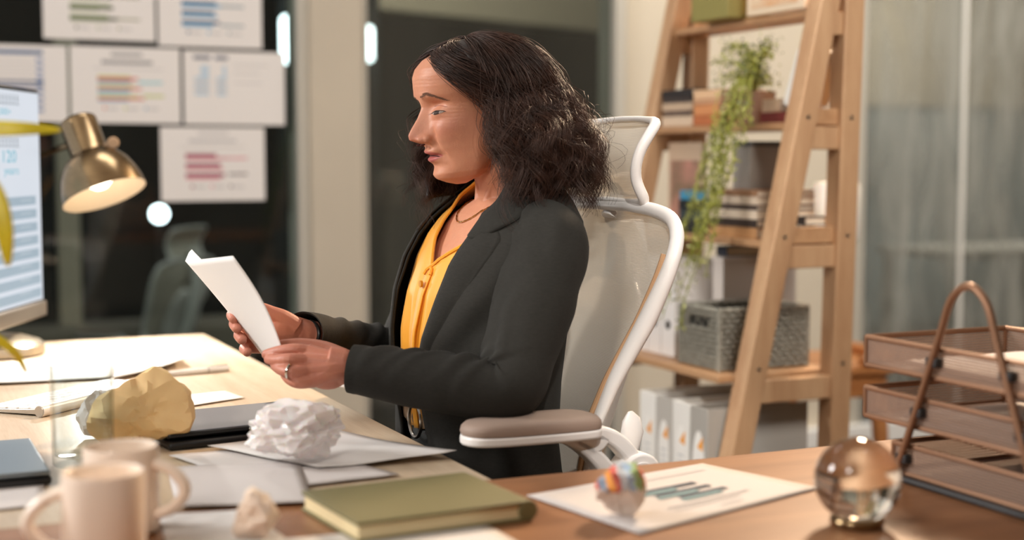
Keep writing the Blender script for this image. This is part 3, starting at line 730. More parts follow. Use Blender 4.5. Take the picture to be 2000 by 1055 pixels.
# shelf 3 stacks
z = LV[2]
for T, col, lab, L in ((.030,(36,40,40),'black book at the bottom of the blue-topped stack',.13),(.024,(52,62,66),'dark slate book, second in the blue-topped stack',.125),
                       (.024,(28,34,38),'black book under the blue one in its stack',.13),(.022,(60,140,176),'bright blue book on top of its dark stack',.12)):
    book(lab, -.09, .375, z, L, .15, T, col, .03*((L*100) % 2-.5)); z += T+.0005
z = LV[2]
for T, col, lab in ((.024,(186,140,96),'tan book at the bottom of the stack left of the front ladder leg'),(.018,(60,48,44),'dark brown book, second in the stack left of the front ladder leg'),
                    (.020,(222,206,186),'cream book, third in the stack left of the front ladder leg'),(.012,(84,70,64),'thin brown book, fourth in the stack left of the front ladder leg'),
                    (.018,(214,196,176),'beige book, second from the top of the stack left of the front ladder leg'),(.014,(150,112,84),'light brown book on top of the stack left of the front ladder leg')):
    book(lab, -.10, .18, z, .19, .16, T, col, .02); z += T+.0005
book('small dark book lying at the near end of the shelf, between the ladder legs', -.06, .045, LV[2]+.031, .04, .06, .02, (44,36,34), name='book')
# magazine with a picture, standing behind the headrest; grey box
mg = thing('magazine', 'magazine with a pinkish cover picture standing right of the headrest', 'magazine', lw(-.09, .53, LV[2]), A0+.1)
b = MB(); b.box((0,0,.11), (.006, .14, .22)); b.build('cover', mat('magazine_paper', (196,172,148), .5), mg)
pk = mat('cover_print', (196, 140, 126), .5, col2=(120, 104, 84), vscale=14)
b = MB(); b.box((-.0035,0,.10), (.001, .12, .15)); b.build('cover_picture', pk, mg)
gb2 = thing('file_box', 'dark grey box file standing behind the trailing plant', 'box', lw(-.08, .205, LV[2]+.1085), A0)
b = MB(); b.box((0,0,.05), (.12,.07,.10)); b.build('body', mat('grey_box', (138,132,126), .6), gb2, bevel=.002)
b = MB(); b.box((0,0,.105), (.124,.074,.012)); b.build('lid', mat('grey_box_lid', (88,88,88), .6), gb2, bevel=.002)
cn = thing('canister', 'white cylindrical canister between the two near ladder legs', 'canister', lw(.13, -.02, 0), A0)
# tall white floor lamp shade behind the near legs
b = MB(); b.lathe([(0,0),(.12,0),(.125,.006),(.12,.018),(.014,.022),(.012,.03),(.012,.92)], n=28); b.build('stand', M['white_matte'], cn)
b = MB(); b.lathe([(.02,.92),(.055,.925),(.06,.94),(.06,1.06),(.055,1.075),(.0,1.08)], n=32, capb=True); b.build('shade', mat('milk_glass', (244,240,232), .4, sss=.2), cn)
tag(cn, 'white floor lamp with a cylindrical shade, seen between the two near ladder legs', 'lamp'); cn.name = 'floor_lamp'; cn.location = lw(.22, .32, 0)
# shelf 1
gx = thing('storage_box', 'green box on the top shelf at the upper edge of the picture', 'box', lw(-.075, .36, LV[4]), A0)
b = MB(); b.box((0,0,.045), (.12,.16,.09)); b.build('body', mat('green_box', (136,128,72), .6), gx, bevel=.003)
b = MB(); b.box((0,0,.095), (.126,.166,.012)); b.build('lid', mat('green_box_lid', (150,142,84), .6), gx, bevel=.002)
pf = thing('picture_frame', 'white framed print lying at the near end of the top shelf', 'picture', lw(-.09, .14, LV[4]), A0)
b = MB(); b.box((0,0,.05), (.02,.22,.10)); b.build('frame', mat('frame_white', (226,206,180), .5), pf, bevel=.002)
b = MB(); b.box((-.0105,0,.05), (.001,.18,.07)); b.build('print', mat('frame_print', (222,200,172), .6, col2=(214,160,112), vscale=12), pf)
b = MB()
# trailing plant
tp = thing('trailing_plant', 'green plant trailing long thin vines down the shelf front', 'plant', lw(-.085, .232, LV[3]), A0)
b = MB(); b.lathe([(0,0),(.035,0),(.04,.004),(.048,.075),(.044,.075),(.042,.066),(0,.064)], n=28); b.build('pot', mat('brown_pot', (122, 92, 74), .6), tp)
rnd = random.Random(5); vm = MB(); lf_ = MB()
def lf1(p, s, mi):
    a = Vector((rnd.gauss(0,1), rnd.gauss(0,1), rnd.gauss(0,1))).normalized(); c = a.cross(Vector((rnd.gauss(0,1), rnd.gauss(0,1), .3))).normalized()
    lf_.add([p-a*s, p+c*s*.55, p+a*s, p-c*s*.55], [(0,1,2,3)], mi)
for k in range(46):                                           # bushy top
    a = rnd.uniform(0, 6.28); r_ = rnd.uniform(.03, .085); top = Vector((r_*.9*math.cos(a)-.02, r_*1.25*math.sin(a), rnd.uniform(.08, .19)))
    pts = bez((0,0,.066), (top.x*.3, top.y*.3, top.z+.03), top, 6); vm.tube(pts, .0011, 4)
    for p in pts[2:]:
        for _ in range(5): lf1(p+Vector((rnd.gauss(0,.010), rnd.gauss(0,.010), rnd.gauss(0,.010))), rnd.uniform(.0035,.0075), rnd.choice((0,0,1,2)))
for k in range(22):                                           # vines over the front edge
    y0 = rnd.gauss(.0, .04) - .105; ln = rnd.choice((.18,.24,.30,.36,.44,.5)) if k > 5 else (.36+.025*k)
    x0 = -.095-rnd.uniform(0, .03); yl = y0+rnd.gauss(.0, .02)+ (.03 if ln > .35 else 0); lean = -.27*ln
    pts = [Vector((0,0,.07)), Vector((x0*.6, y0*.6, .105)), Vector((x0, y0, .04))]
    nz_ = 9
    for q in range(1, nz_+1):
        t = q/nz_; pts.append(Vector((x0+lean*t+rnd.gauss(0,.004)-.01, y0+(yl-y0)*t+rnd.gauss(0,.005)+.02*math.sin(t*4+k), .04-ln*t)))
    pts = catmull(pts, 3); vm.tube(pts, .0011, 4)
    for p in pts[5:]:
        for _ in range(2 if ln > .36 else 3): lf1(p+Vector((rnd.gauss(0,.006), rnd.gauss(0,.006), rnd.gauss(0,.005))), rnd.uniform(.003,.0065), rnd.choice((0,1,1,2)))
ml_ = [mat('vine_leaf_%d' % i, c, .4, sss=.05) for i, c in enumerate(((92,98,44),(146,150,60),(176,176,96)))]
vm.build('vine', mat('vine_stem', (146,152,66), .5), tp)
o = lf_.build('foliage', ml_, tp, flat=True); o['kind'] = 'stuff'
# wicker basket
bk = thing('wicker_basket', 'grey woven basket with a handle hole on the shelf below the plant', 'basket', lw(-.155, .165, LV[1]), A0)
gw = mat('grey_wicker', (150, 147, 136), .7, var=.35, vscale=90); bw, bd, bh = .235, .165, .135
hs = (-.045+.0, .045, .088, .112)
o_ = MB()
def wall_rows(pa, pb, hole):
    n = 22; rows = 12
    for r in range(rows):
        z = .006+r*(bh-.008)/(rows-1); pts = []
        for i in range(n+1):
            t = i/n; p = pa.lerp(pb, t); d = (pb-pa).normalized(); nn = Vector((d.y, -d.x, 0)); off = .0032*(1 if (i+r) % 2 else -1)
            s = (t-.5)*(pb-pa).length
            if hole and hs[2] < z < hs[3] and hs[0] < s < hs[1]:
                if len(pts) > 1: o_.tube(pts, .0055, 4)
                pts = []; continue
            pts.append(p+nn*off+Vector((0,0,z)))
        if len(pts) > 1: o_.tube(pts, .0055, 4)
cs = [Vector((-bw/2,-bd/2,0)), Vector((bw/2,-bd/2,0)), Vector((bw/2,bd/2,0)), Vector((-bw/2,bd/2,0))]
for i in range(4): wall_rows(cs[i], cs[(i+1) % 4], i in (1, 3))
o = o_.build('weave', gw, bk); o['kind'] = 'stuff'
b = MB(); b.tube([c_+Vector((0,0,bh)) for c_ in cs], .0065, 8, closed=True); b.build('rim', gw, bk)
for c_ in cs:
    b = MB(); b.tube([c_, c_+Vector((0,0,bh))], .006, 8); b.build('corner_post', gw, bk)
b = MB(); b.box((0,0,.004), (bw-.006, bd-.006, .006)); b.build('bottom', M['dark'], bk)
inn_ = MB()
for i in (0, 2):
    c_ = (cs[i]+cs[(i+1) % 4])/2; inn_.box(c_*.96+Vector((0,0,bh/2)), (bw-.012,.002,bh-.01))
for (s0, s1, z0, z1) in ((-bd/2+.006, hs[0], .008, bh-.005), (hs[1], bd/2-.006, .008, bh-.005), (hs[0], hs[1], .008, hs[2])):
    for sx in (-1, 1): inn_.box((sx*(bw/2-.006), (s0+s1)/2, (z0+z1)/2), (.002, s1-s0, z1-z0))
inn_.build('lining', mat('wicker_dark', (60,60,56), .8), bk)
# magazine files and white box on the same shelf
def mag_file(label, y, th=.062):
    t = thing('magazine_file', label, 'file box', lw(-.135, y, LV[1]), A0, 'white magazine files')
    h, L_ = .235, .22; b = MB(); s = .002
    b.box((-L_/2,0,h/2), (s, th, h)); b.box((L_/2,0,h*.35), (s, th, h*.7)); b.box((0,0,s/2), (L_, th, s))
    for sy in (-1, 1): b.prism([(-L_/2, sy*th/2, 0), (L_/2, sy*th/2, 0), (L_/2, sy*th/2, h*.7), (0, sy*th/2, h), (-L_/2, sy*th/2, h)], (0, s, 0))
    b.build('case', M['white_plastic'], t)
    b = MB(); b.tube([(-L_/2-.0014,0,.075), (-L_/2-.0008,0,.075)], .011, 20); b.build('finger_hole', M['black'], t)
    return t
mag_file('white magazine file with a dark finger hole, right beside the wicker basket', .350)
mag_file('white magazine file with a dark finger hole, farther from the wicker basket', .415)
mag_file('white magazine file nearest the far ladder legs, half hidden by the chair', .48)
wbx = thing('archive_box', 'tall white storage box behind the wicker basket', 'box', lw(-.045, .284, LV[1]), A0)
b = MB(); b.box((0,0,.115), (.21,.045,.23)); b.build('body', mat('box_white', (214,206,200), .6), wbx, bevel=.002)
b = MB(); b.box((0,0,.234), (.214,.049,.012)); b.build('lid', mat('box_white_lid', (220,212,206), .6), wbx, bevel=.002)
book('navy book lying on the tall white storage box', -.06, .284, LV[1]+.2415, .045, .16, .024, (46,50,60), group=None)
# binders
def binder(label, y, col, lab):
    t = thing('ring_binder', label, 'binder', lw(-.20, y+.014, LV[0]), A0, 'ring binders on the bottom shelf')
    th, h, L_ = .072, .318, .265; m = mat('binder_%d' % int(y*1000), col, .5); b = MB()
    b.box((0,-th/2+.0015,h/2), (L_,.003,h)); b.box((0,th/2-.0015,h/2), (L_,.003,h)); b.box((-L_/2+.0015,0,h/2), (.003, th-.006, h)); b.build('cover', m, t, bevel=.0008)
    b = MB(); b.box((.01,0,h/2+.0), (L_-.04, th*.7, h-.03)); b.build('paper_block', pgs, t)
    x = -L_/2-.0006
    b = MB(); b.prism([(x, .024*math.cos(q*math.pi/10)*1.0, h*.60+.075*math.sin(q*math.pi/10)) for q in range(20)], (.0008,0,0)); l_ = b.build('spine_label', mat('label_white', (240,238,234), .6), t)
    if lab:
        b = MB(); b.prism([(x-.0006, .004, h*.72), (x-.0006, -.018, h*.80), (x-.0006, -.018, h*.70)], (.0006,0,0)); b.build('orange_mark', mat('label_orange', (236,160,60), .6), l_)
        b = MB()
        for q in range(3): b.box((x-.0003, .0, h*.62-.014*q), (.0006,.026,.003))
        b.build('label_lines', mat('label_grey', (190,192,196), .6), l_)
    b = MB(); b.tube([(-L_/2-.0012,0,.06),(-L_/2,0,.06)], .012, 18); b.build('finger_ring', M['steel'], t)
binder('grey ring binder nearest on the bottom shelf, its cover turned to us', .055, (168,164,158), True)
binder('white ring binder with orange label mark, next behind the nearest grey one', .13, (232,230,226), True)
binder('grey ring binder standing between the two white ones', .205, (186,182,176), True)
binder('white ring binder farthest along the bottom shelf', .28, (236,234,230), True)
dbk = thing('storage_basket', 'dark grey basket left of the ring binders, behind the chair', 'basket', lw(-.17, .44, LV[0]), A0)
dg = mat('dark_wicker', (66,66,60), .8, var=.3, vscale=60); o_ = MB(); bw, bd, bh = .26, .19, .15; hs = (0,0,9,9)
cs = [Vector((-bw/2,-bd/2,0)), Vector((bw/2,-bd/2,0)), Vector((bw/2,bd/2,0)), Vector((-bw/2,bd/2,0))]
for i in range(4): wall_rows(cs[i], cs[(i+1) % 4], False)
o = o_.build('weave', dg, dbk); o['kind'] = 'stuff'
b = MB(); b.tube([c_+Vector((0,0,bh)) for c_ in cs], .007, 8, closed=True); b.build('rim', dg, dbk)
b = MB(); b.box((0,0,.005), (bw-.006, bd-.006, .008)); b.box((0,0,bh/2), (bw-.012, bd-.012, bh-.03)); b.build('lining', M['dark'], dbk)
# wooden stool behind
sp = P(1590, 720, 4.15)
st = thing('stool', 'orange-brown wooden stool behind the ladder shelf', 'stool', (sp.x, sp.y, 0), A0-.15)
H = .555
def rrect(a, b_, r, n=8):
    out = []
    for (cx, cy, s) in ((a-r,b_-r,0),(-a+r,b_-r,1),(-a+r,-b_+r,2),(a-r,-b_+r,3)):
        for q in range(n+1):
            t = (s+q/n)*math.pi/2; out.append((cx+r*math.cos(t), cy+r*math.sin(t)))
    return out
rr = rrect(.19, .17, .07)
b = MB(); b.prism([(x,y,H-.03) for x,y in rr], (0,0,.028)); b.build('seat', M['stool'], st, bevel=.006)
rr2 = rrect(.175, .155, .06); b = MB(); b.prism([(x,y,H-.095) for x,y in rr2], (0,0,.0655)); b.build('apron', M['stool'], st, bevel=.004)
rail = [(x,y,H+.012) for x,y in rrect(.185,.165,.07)[22:36]]
b = MB(); b.tube([(.06,-.163,H+.01),(.13,-.16,H+.012),(.175,-.12,H+.014),(.187,-.05,H+.014),(.187,.05,H+.014),(.175,.12,H+.014),(.13,.16,H+.012)], .017, 10); b.build('rail', M['stool'], st)
for sx in (-1,1):
    for sy in (-1,1):
        b = MB(); b.tube([(sx*.165,sy*.145,0),(sx*.14,sy*.12,H-.09)], [.017,.025], 12); b.build('leg', M['stool'], st)
# ================================================================ office chair
O = Vector((-.01, 2.24, 0)); AP = A0+math.pi
def make_chair(label, loc, rz):
    t = thing('office_chair', label, 'chair', loc, rz)
    W, fab = M['white_plastic'], M['chair_mesh']
    fz = lambda z: interp(z, [.56,.745,.81,.9,1.02,1.08], [-.045,-.068,-.09,-.13,-.172,-.185])
    side = [(.06,.565),(.13,.58),(.165,.64),(.18,.745),(.197,.82),(.222,.91),(.236,.97),(.234,1.012),(.210,1.043),(.15,1.057),(.07,1.062)]
    rgt = catmull([(l,0,z) for l,z in side], 5)
    loop = [Vector((fz(p.z), p.x, p.z)) for p in rgt] + [Vector((fz(p.z), -p.x, p.z)) for p in reversed(rgt)]
    fr = MB(); rad = [.0105+.0065*max(0,1-abs(p.z-.90)/.16) for p in loop]
    fr.tube(loop, rad, 12, closed=True, flat=.75); fr.build('back_frame', W, t)
    rows = []
    for p in rgt:
        hw = p.x; row = []
        for j in range(25):
            s = -1+j/12; row.append((fz(p.z)-.028*(1-s*s)*min(1,(p.z-.55)*6)*min(1,(1.10-p.z)*8)+.004, s*hw, p.z))
        rows.append(row)
    b = MB(); b.grid(rows); b.build('back_mesh', fab, t, angle=0)
    b = MB(); edge = [Vector(r[0])+Vector((.002,0,0)) for r in rows]; edge2 = [Vector(r[-1])+Vector((.002,0,0)) for r in rows]
    sh_in = lambda p: Vector((p.x+.004, p.y*.945, p.z*.995+.003))
    b.tube([sh_in(p) for p in edge if p.z < 1.0], .0045, 8); b.build('mesh_trim', M['mesh_trim'], t)
    b = MB(); b.tube([sh_in(p) for p in edge2 if p.z < 1.0], .0045, 8); b.build('mesh_trim', M['mesh_trim'], t)
    # lumbar pad behind the mesh and spine
    rr = []
    for i in range(13):
        z = .70+.24*i/12; row = []
        for j in range(13):
            s = -1+j/6; hw = .12*(1-abs((z-.82)/.125)**4*.5); row.append((fz(z)-.05-.012*(1-s*s), s*hw, z))
        rr.append(row)
    b = MB(); b.grid(rr); b.build('lumbar_pad', W, t, solid=.006)
    b = MB(); b.tube([(-.222,0,1.035),(-.230,0,.95),(-.19,0,.8),(-.13,0,.65),(-.08,0,.5),(-.02,0,.42)], [.02,.024,.026,.028,.03,.03], 12, flat=1.5); b.build('spine_bar', W, t)
    # headrest
    hf = lambda z: -.172+.042*(1-((z-1.12)/.075)**2)*1.0 - .03
    hs_ = [(.0,1.070),(.09,1.068),(.124,1.073),(.126,1.105),(.132,1.145),(.134,1.172),(.122,1.190),(.07,1.197),(.0,1.199)]
    rg = catmull([(l,0,z) for l,z in hs_], 5)
    lp_ = [Vector((hf(p.z), p.x, p.z)) for p in rg] + [Vector((hf(p.z), -p.x, p.z)) for p in reversed(rg[1:-1])]
    b = MB(); b.tube(lp_, [.0045+.0042*min(1, abs(p.y)/.12)**6 for p in lp_], 10, closed=True); b.build('headrest_frame', W, t)
    rows = []
    for p in rg:
        rows.append([(hf(p.z)-.02*(1-(-1+j/8)**2)*(1 if 1.075 < p.z < 1.19 else .4), (-1+j/8)*p.x, p.z) for j in range(17)])
    b = MB(); b.grid(rows); b.build('headrest_mesh', fab, t, angle=0)
    b = MB(); b.tube([(-.205,0,1.11),(-.215,0,1.08),(-.185,0,1.04)], .014, 10, flat=1.6); b.build('headrest_stem', W, t)
    # seat
    rr = rrect(.24, .235, .08); b = MB(); b.prism([(x+.10,y,.40) for x,y in rr], (0,0,.05)); b.build('seat', fab if False else M['chair_seat'], t, bevel=.02, seg=3)
    b = MB(); b.prism([(x*.96+.10,y*.96,.375) for x,y in rr], (0,0,.025)); b.build('seat_pan', W, t, bevel=.006)
    for sy in (-1, 1):
        yl = sy*.272
        pl_ = []
        for i in range(29):                                  # pad plan
            a = i/28; 
        plan = [( .188,.0),(.182,.020),(.163,.034),(.12,.041),(.05,.043),(.02,.042),(-.005,.037),(-.015,.02),(-.016,0)]
        full = plan + [(x,-y) for x,y in reversed(plan[1:-1])]
        full = [tuple(p)[:2] for p in catmull([(x,y,0) for x,y in full]+[(full[0][0],full[0][1],0)], 3)[:-1]]
        arm = MB(); arm.prism([(x, yl+y, .748-.012*max(0,(.08-x))*0) for x,y in full], (0,0,.014)); ao = arm.build('armrest', W, t, bevel=.004, seg=3)
        pad = MB(); n = len(full); rows = []
        for (k, dz) in ((.985,0),(1.0,.005),(.985,.011),(.93,.016),(.75,.019),(.3,.020)):
            rows.append([((x-.07)*k+.07, yl+y*k, .762+dz) for x,y in full])
        pad.grid(rows, closed=True); pad.add([rows[-1][i] for i in range(n)], [tuple(range(n))]); pad.build('arm_pad', M['arm_pad'], ao, angle=60)
        def ribbon(pts, w0, w1, th):
            pts = catmull([(x, 0, z) for x, z in pts], 5); n = len(pts); up_, dn = [], []
            for q, p in enumerate(pts):
                tg_ = (pts[min(q+1,n-1)]-pts[max(q-1,0)]).normalized(); nn = Vector((-tg_.z, 0, tg_.x)); hw = (w0+(w1-w0)*q/(n-1))/2
                up_.append(p+nn*hw); dn.append(p-nn*hw)
            m = MB()
            for q in range(n-1): pass
            vs = [(p.x, yl+k*th/2, p.z) for k in (-1, 1) for p in up_+dn]; N2 = 2*n; fs = []
            for q in range(n-1):
                fs += [(q, q+1, n+q+1, n+q), (N2+q, N2+n+q, N2+n+q+1, N2+q+1), (q, N2+q, N2+q+1, q+1), (n+q, n+q+1, N2+n+q+1, N2+n+q)]
            fs += [(0, n, N2+n, N2), (n-1, N2+n-1, N2+2*n-1, 2*n-1)]
            m.add(vs, fs); return m
        ribbon([(.012,.752),(-.03,.746),(-.06,.724),(-.084,.690)], .022, .024, .034).build('arm_bracket', W, ao, bevel=.005, seg=3)
        ribbon([(.085,.756),(.035,.747),(-.004,.724),(-.032,.692),(-.050,.650)], .012, .030, .034).build('arm_bracket', W, ao, bevel=.005, seg=3)
        gb_ = MB(); gb_.prism([(.07,yl-.017,.757),(-.01,yl-.017,.757),(-.034,yl-.017,.742),(-.022,yl-.017,.728),(-.006,yl-.017,.720),(.03,yl-.017,.742)], (0,.034,0)); gb_.build('arm_gusset', W, ao, bevel=.003)
        b = MB(); b.tube([(-.080,yl-.022,.684),(-.080,yl+.022,.684)], .034, 28); b.build('arm_pivot', W, ao, bevel=.004)
        b = MB(); b.tube([(-.080,yl+.022,.684),(-.080,yl+.0245,.684)], .022, 24); b.build('pivot_cap', W, ao, bevel=.001)
        b = MB(); b.tube(catmull([(-.074,yl,.67),(-.07,yl*.96,.6),(-.04,yl*.85,.5),(.0,yl*.6,.41)],5), .018, 10, flat=1.3); b.build('arm_support', W, ao)
        b = MB(); b.tube([(-.100,sy*.215,.70),(-.108,sy*.215,.735),(-.106,sy*.215,.752),(-.104,sy*.215,.764)], [.016,.019,.015,.004], 14, flat=.5); b.build('lumbar_lever', W, t)
    b = MB(); b.tube([(.08,0,.40),(.08,0,.1)], .028, 16); b.build('post', M['steel'], t)
    for k in range(5):
        a = k*2*math.pi/5+.3; c, s = math.cos(a), math.sin(a)
        b = MB(); b.tube([(.08,0,.10),(.08+.3*c,.3*s,.075)], [.03,.018], 10); lg = b.build('base_leg', W, t)
        b = MB(); b.tube([(.08+.3*c-.02*s,.3*s+.02*c,.03),(.08+.3*c+.02*s,.3*s-.02*c,.03)], .03, 16); b.build('caster', M['black'], lg)
    return t
M['chair_mesh'] = mesh_fabric('chair_mesh', (232, 224, 210), .12, 1500)
M['chair_seat'] = mat('seat_fabric', (180, 168, 152), .8, bump=.3, bscale=700)
M['mesh_trim'] = mat('tan_trim', (190, 150, 112), .6)
M['arm_pad'] = mat('arm_pad_grey', (158, 138, 126), .6, bump=.1, bscale=300)
ch = make_chair('white mesh office chair with headrest that the woman sits on', O, AP)
c = Wl(292, 420, 6.2)
ch2 = copy_tree(ch); ch2.location = (c.x, c.y, -.35); ch2.rotation_euler = (0, 0, A0+2.4)  # chair copy added where a chair is reflected in the glass
ch2['label'] = 'white office chair copy beyond the glass, in place of a chair reflection'
# ================================================================ the woman
PW = thing('person', 'woman with curly dark hair in a charcoal blazer, seated reading a sheet of paper', 'person', O, AP)
PINV = wmat(PW).inverted()
def L_(p): return PINV @ Vector(p)
def LP(px, py, Y): return L_(P(px, py, Y))
HC = Vector((.054, 0, 1.2195))
HR = (Matrix.Rotation(math.radians(-3), 3, 'Z') @ Matrix.Rotation(math.radians(8.5), 3, 'Y') @ Matrix.Rotation(math.radians(0), 3, 'X'))
def H(p): return HR @ Vector(p) + HC
gs = lambda x, s: math.exp(-(x/s)**2)
# ---- head
ZX = [-.118,-.113,-.106,-.098,-.086,-.076,-.069,-.06,-.048,-.03,-.01,.005,.02,.035,.051,.063,.075,.084,.0905,.094]
XF = [.046,.060,.0715,.0760,.0750,.0770,.0795,.0825,.0830,.0815,.0785,.0785,.0865,.0895,.0885,.083,.070,.051,.028,.0]
XB = [.03,.018,.0,-.012,-.026,-.037,-.046,-.058,-.073,-.087,-.095,-.098,-.099,-.098,-.093,-.085,-.072,-.052,-.03,.0]
HWD = [.010,.024,.035,.043,.050,.0545,.057,.0595,.0625,.066,.069,.071,.073,.074,.0725,.068,.058,.042,.024,.0]
def head_rows(nth=150, nz=170):
    rows = []
    for i in range(nz+1):
        s = i/nz; z = -.118+.212*s
        xf, xb, w_ = interp(z,ZX,XF), interp(z,ZX,XB), interp(z,ZX,HWD)
        c = xb+(xf-xb)*.42; row = []
        for j in range(nth):
            th = 2*math.pi*j/nth; ct, st = math.cos(th), math.sin(th)
            if ct > 0:
                e = 2.25; k = (abs(ct)**e+abs(st)**e)**(-1/e); x = c+(xf-c)*ct*k; y = w_*st*k
            else:
                x = c+(c-xb)*ct; y = w_*st
            ay = abs(y)
            if ct > 0:
                fr = min(1, ct*2.5)
                # nose
                hn = interp(z, [-.054,-.050,-.046,-.041,-.034,-.024,-.012,.0,.010,.020], [0,.004,.018,.0285,.030,.0245,.0165,.0095,.0045,0])
                sg = interp(z, [-.05,-.042,-.03,-.01,.01], [.0125,.0125,.0105,.0085,.0095])
                dx = hn*gs(y, sg)
                dx += .0125*gs(ay-.0150,.0062)*gs(z+.0430,.0080)
                dx -= .0062*gs(ay-.0225,.0042)*gs(z+.040,.010)
                # eye socket, lid, bags, brow
                dx -= .0125*gs(ay-.027,.0165)*gs(z-.004,.0125)
                dx += .0105*gs(ay-.031,.0125)*gs(z+.0035,.0085)
                dx -= .0022*gs(ay-.031,.013)*gs(z-.0085,.0025)
                dx -= .0020*gs(ay-.029,.014)*gs(z+.0165,.004)
                dx += .0040*gs(ay-.026,.020)*gs(z-.0215,.008)
                # cheekbone, hollow, smile fold
                dx += .0055*gs(ay-.043,.017)*gs(z+.030,.018)
                dx -= .0050*gs(ay-.046,.014)*gs(z+.066,.020)
                fold = .020+.011*max(0, min(1, (-.040-z)/.04))
                if -.088 < z < -.036: dx -= .0032*gs(ay-fold-.0015,.0035)*math.sin(math.pi*(z+.088)/.052)
                # mouth
                lw_ = max(0, 1-(ay/.0255)**2)
                dx += lw_*(.0070*gs(z+.0625,.0048)+.0075*gs(z+.0755,.0052)) - .0050*gs(z+.0690,.0021)*max(0,1-(ay/.027)**4)
                dx -= .0022*gs(ay-.027,.005)*gs(z+.0695,.006)
                dx -= .0015*gs(y,.02)*gs(z+.0865,.005)
                dx += .0045*gs(y,.019)*gs(z+.101,.009)
                dx -= .0012*gs(y,.0035)*gs(z+.054,.005)
                x += dx*fr
            row.append(H((x, y, z)))
        rows.append(row)
    return rows
body = MB()
hr_ = head_rows(); body.grid(hr_, closed=True); body.add(hr_[0], [tuple(range(len(hr_[0])-1,-1,-1))])
TZ = [.545,.60,.66,.72,.80,.87,.93,.98,1.015,1.042,1.066,1.088,1.106]
TF = [.150,.150,.150,.156,.162,.160,.150,.132,.110,.090,.070,.056,.048]
TB = [-.056,-.056,-.055,-.055,-.060,-.068,-.076,-.084,-.088,-.088,-.085,-.078,-.074]
TW = [.205,.195,.182,.172,.168,.172,.178,.182,.182,.168,.132,.088,.066]
for s in (-1, 1): body.ball(H((.0855, s*.0150, -.0425)), .0078, 14, 10, (1.25,.85,.9), HR)
# ---- neck, chest, torso core
nk = []
for (f, z, a, b_, ) in ((.0,1.235,.052,.050),(.0,1.17,.055,.052),(-.002,1.13,.056,.051),(-.008,1.10,.056,.053),(-.018,1.075,.060,.064),*[((interp(z_,TZ,TF)-.017+interp(z_,TZ,TB)+.02)/2, z_, (interp(z_,TZ,TF)-.017-interp(z_,TZ,TB)-.02)/2, interp(z_,TZ,TW)-.02) for z_ in (1.05,1.03,1.0,.96,.92,.87,.80,.72,.64,.56)]):
    nk.append([(f+a*math.cos(2*math.pi*j/48)*(1.0), b_*math.sin(2*math.pi*j/48), z) for j in range(48)])
body.grid(nk, closed=True); body.add(nk[0], [tuple(range(48))]); body.add(nk[-1], [tuple(range(47,-1,-1))])
# sternomastoid, collar bones
for s in (-1, 1):
    body.tube([(-.01, s*.050, 1.165), (.025, s*.034, 1.115), (.040, s*.014, 1.066)], [.011,.010,.007], 10)
    body.tube([(.030, s*.020, 1.058), (.028, s*.06, 1.060), (.0, s*.13, 1.05)], [.008,.007,.007], 10)
    # ear
    e_ = MB()
    body.ball(H((-.012, s*.072, -.012)), .022, 16, 10, (.8,.35,1.45), HR)
# ---- arms
SHO = {1: Vector((.004, .164, 1.000)), -1: Vector((-.006, -.164, 1.004))}
ELB = {1: LP(972, 765, 1.978), -1: Vector((.10, -.235, .80))}
WRI = {1: LP(694, 722, 2.005), -1: LP(602, 655, 2.205)}
for s in (1, -1):
    body.tube(catmull([SHO[s], SHO[s].lerp(ELB[s], .5), ELB[s], ELB[s].lerp(WRI[s], .45), WRI[s]], 5),
              [interp(i/20, [0,.25,.5,.62,1], [.040,.036,.029,.029,.021]) for i in range(21)], 14)
# ---- hands (photo points with depths)
def chain(pts, radii, n=12, up=None, flat=None):
    p = catmull([LP(*q) for q in pts], 5); k = len(pts)
    r = [float(np.interp(i/5, range(k), radii)) for i in range(len(p))]
    # small knuckle swell and rounded end
    tip = p[-1]+(p[-1]-p[-2]).normalized()*r[-1]*.75
    body.tube(p+[p[-1]+(tip-p[-1])*.5, tip], r+[r[-1]*.82, r[-1]*.30], n, up=up, flat=flat)
# near (left) hand: back of the hand towards the camera
W1 = (694,722,2.005)
body.tube([LP(712,722,2.01), LP(690,720,2.004), LP(668,716,2.0), LP(640,712,1.998)], [.0225,.0235,.026,.026], 18, up=(0,0,1), flat=[.80,.72,.6,.52])
for (mc, r0, r1) in (((600,688,2.012),.0155,.0125), ((594,705,1.997),.0155,.0125), ((597,724,1.988),.015,.012), ((606,744,1.983),.0135,.0110)):
    body.tube([LP(680,718,2.004), LP(640+0,(718+mc[1])/2,(mc[2]+2.0)/2), LP(*mc)], [.018, r0, r1], 12)
chain([(606,689,2.012),(574,684,2.006),(543,687,2.012),(519,693,2.024)], [.0112,.0096,.0084,.0072])
chain([(600,706,1.997),(566,703,1.985),(540,704,1.996),(524,702,2.012)], [.0112,.0098,.0084,.0072])
chain([(602,725,1.988),(570,727,1.972),(549,722,1.984),(537,714,2.002)], [.0110,.0094,.0082,.0070])
chain([(610,744,1.983),(584,748,1.972),(566,742,1.980),(556,733,1.996)], [.0098,.0084,.0074,.0064])
chain([(668,700,2.022),(632,683,2.046),(588,674,2.052),(548,675,2.046)], [.0155,.0130,.0104,.0085])
body.tube([LP(660,708,2.01), LP(630,696,2.03)], [.02,.013], 12)
body.ball(LP(642,730,1.998), .024, 14, 10, (1.3,.62,.95))
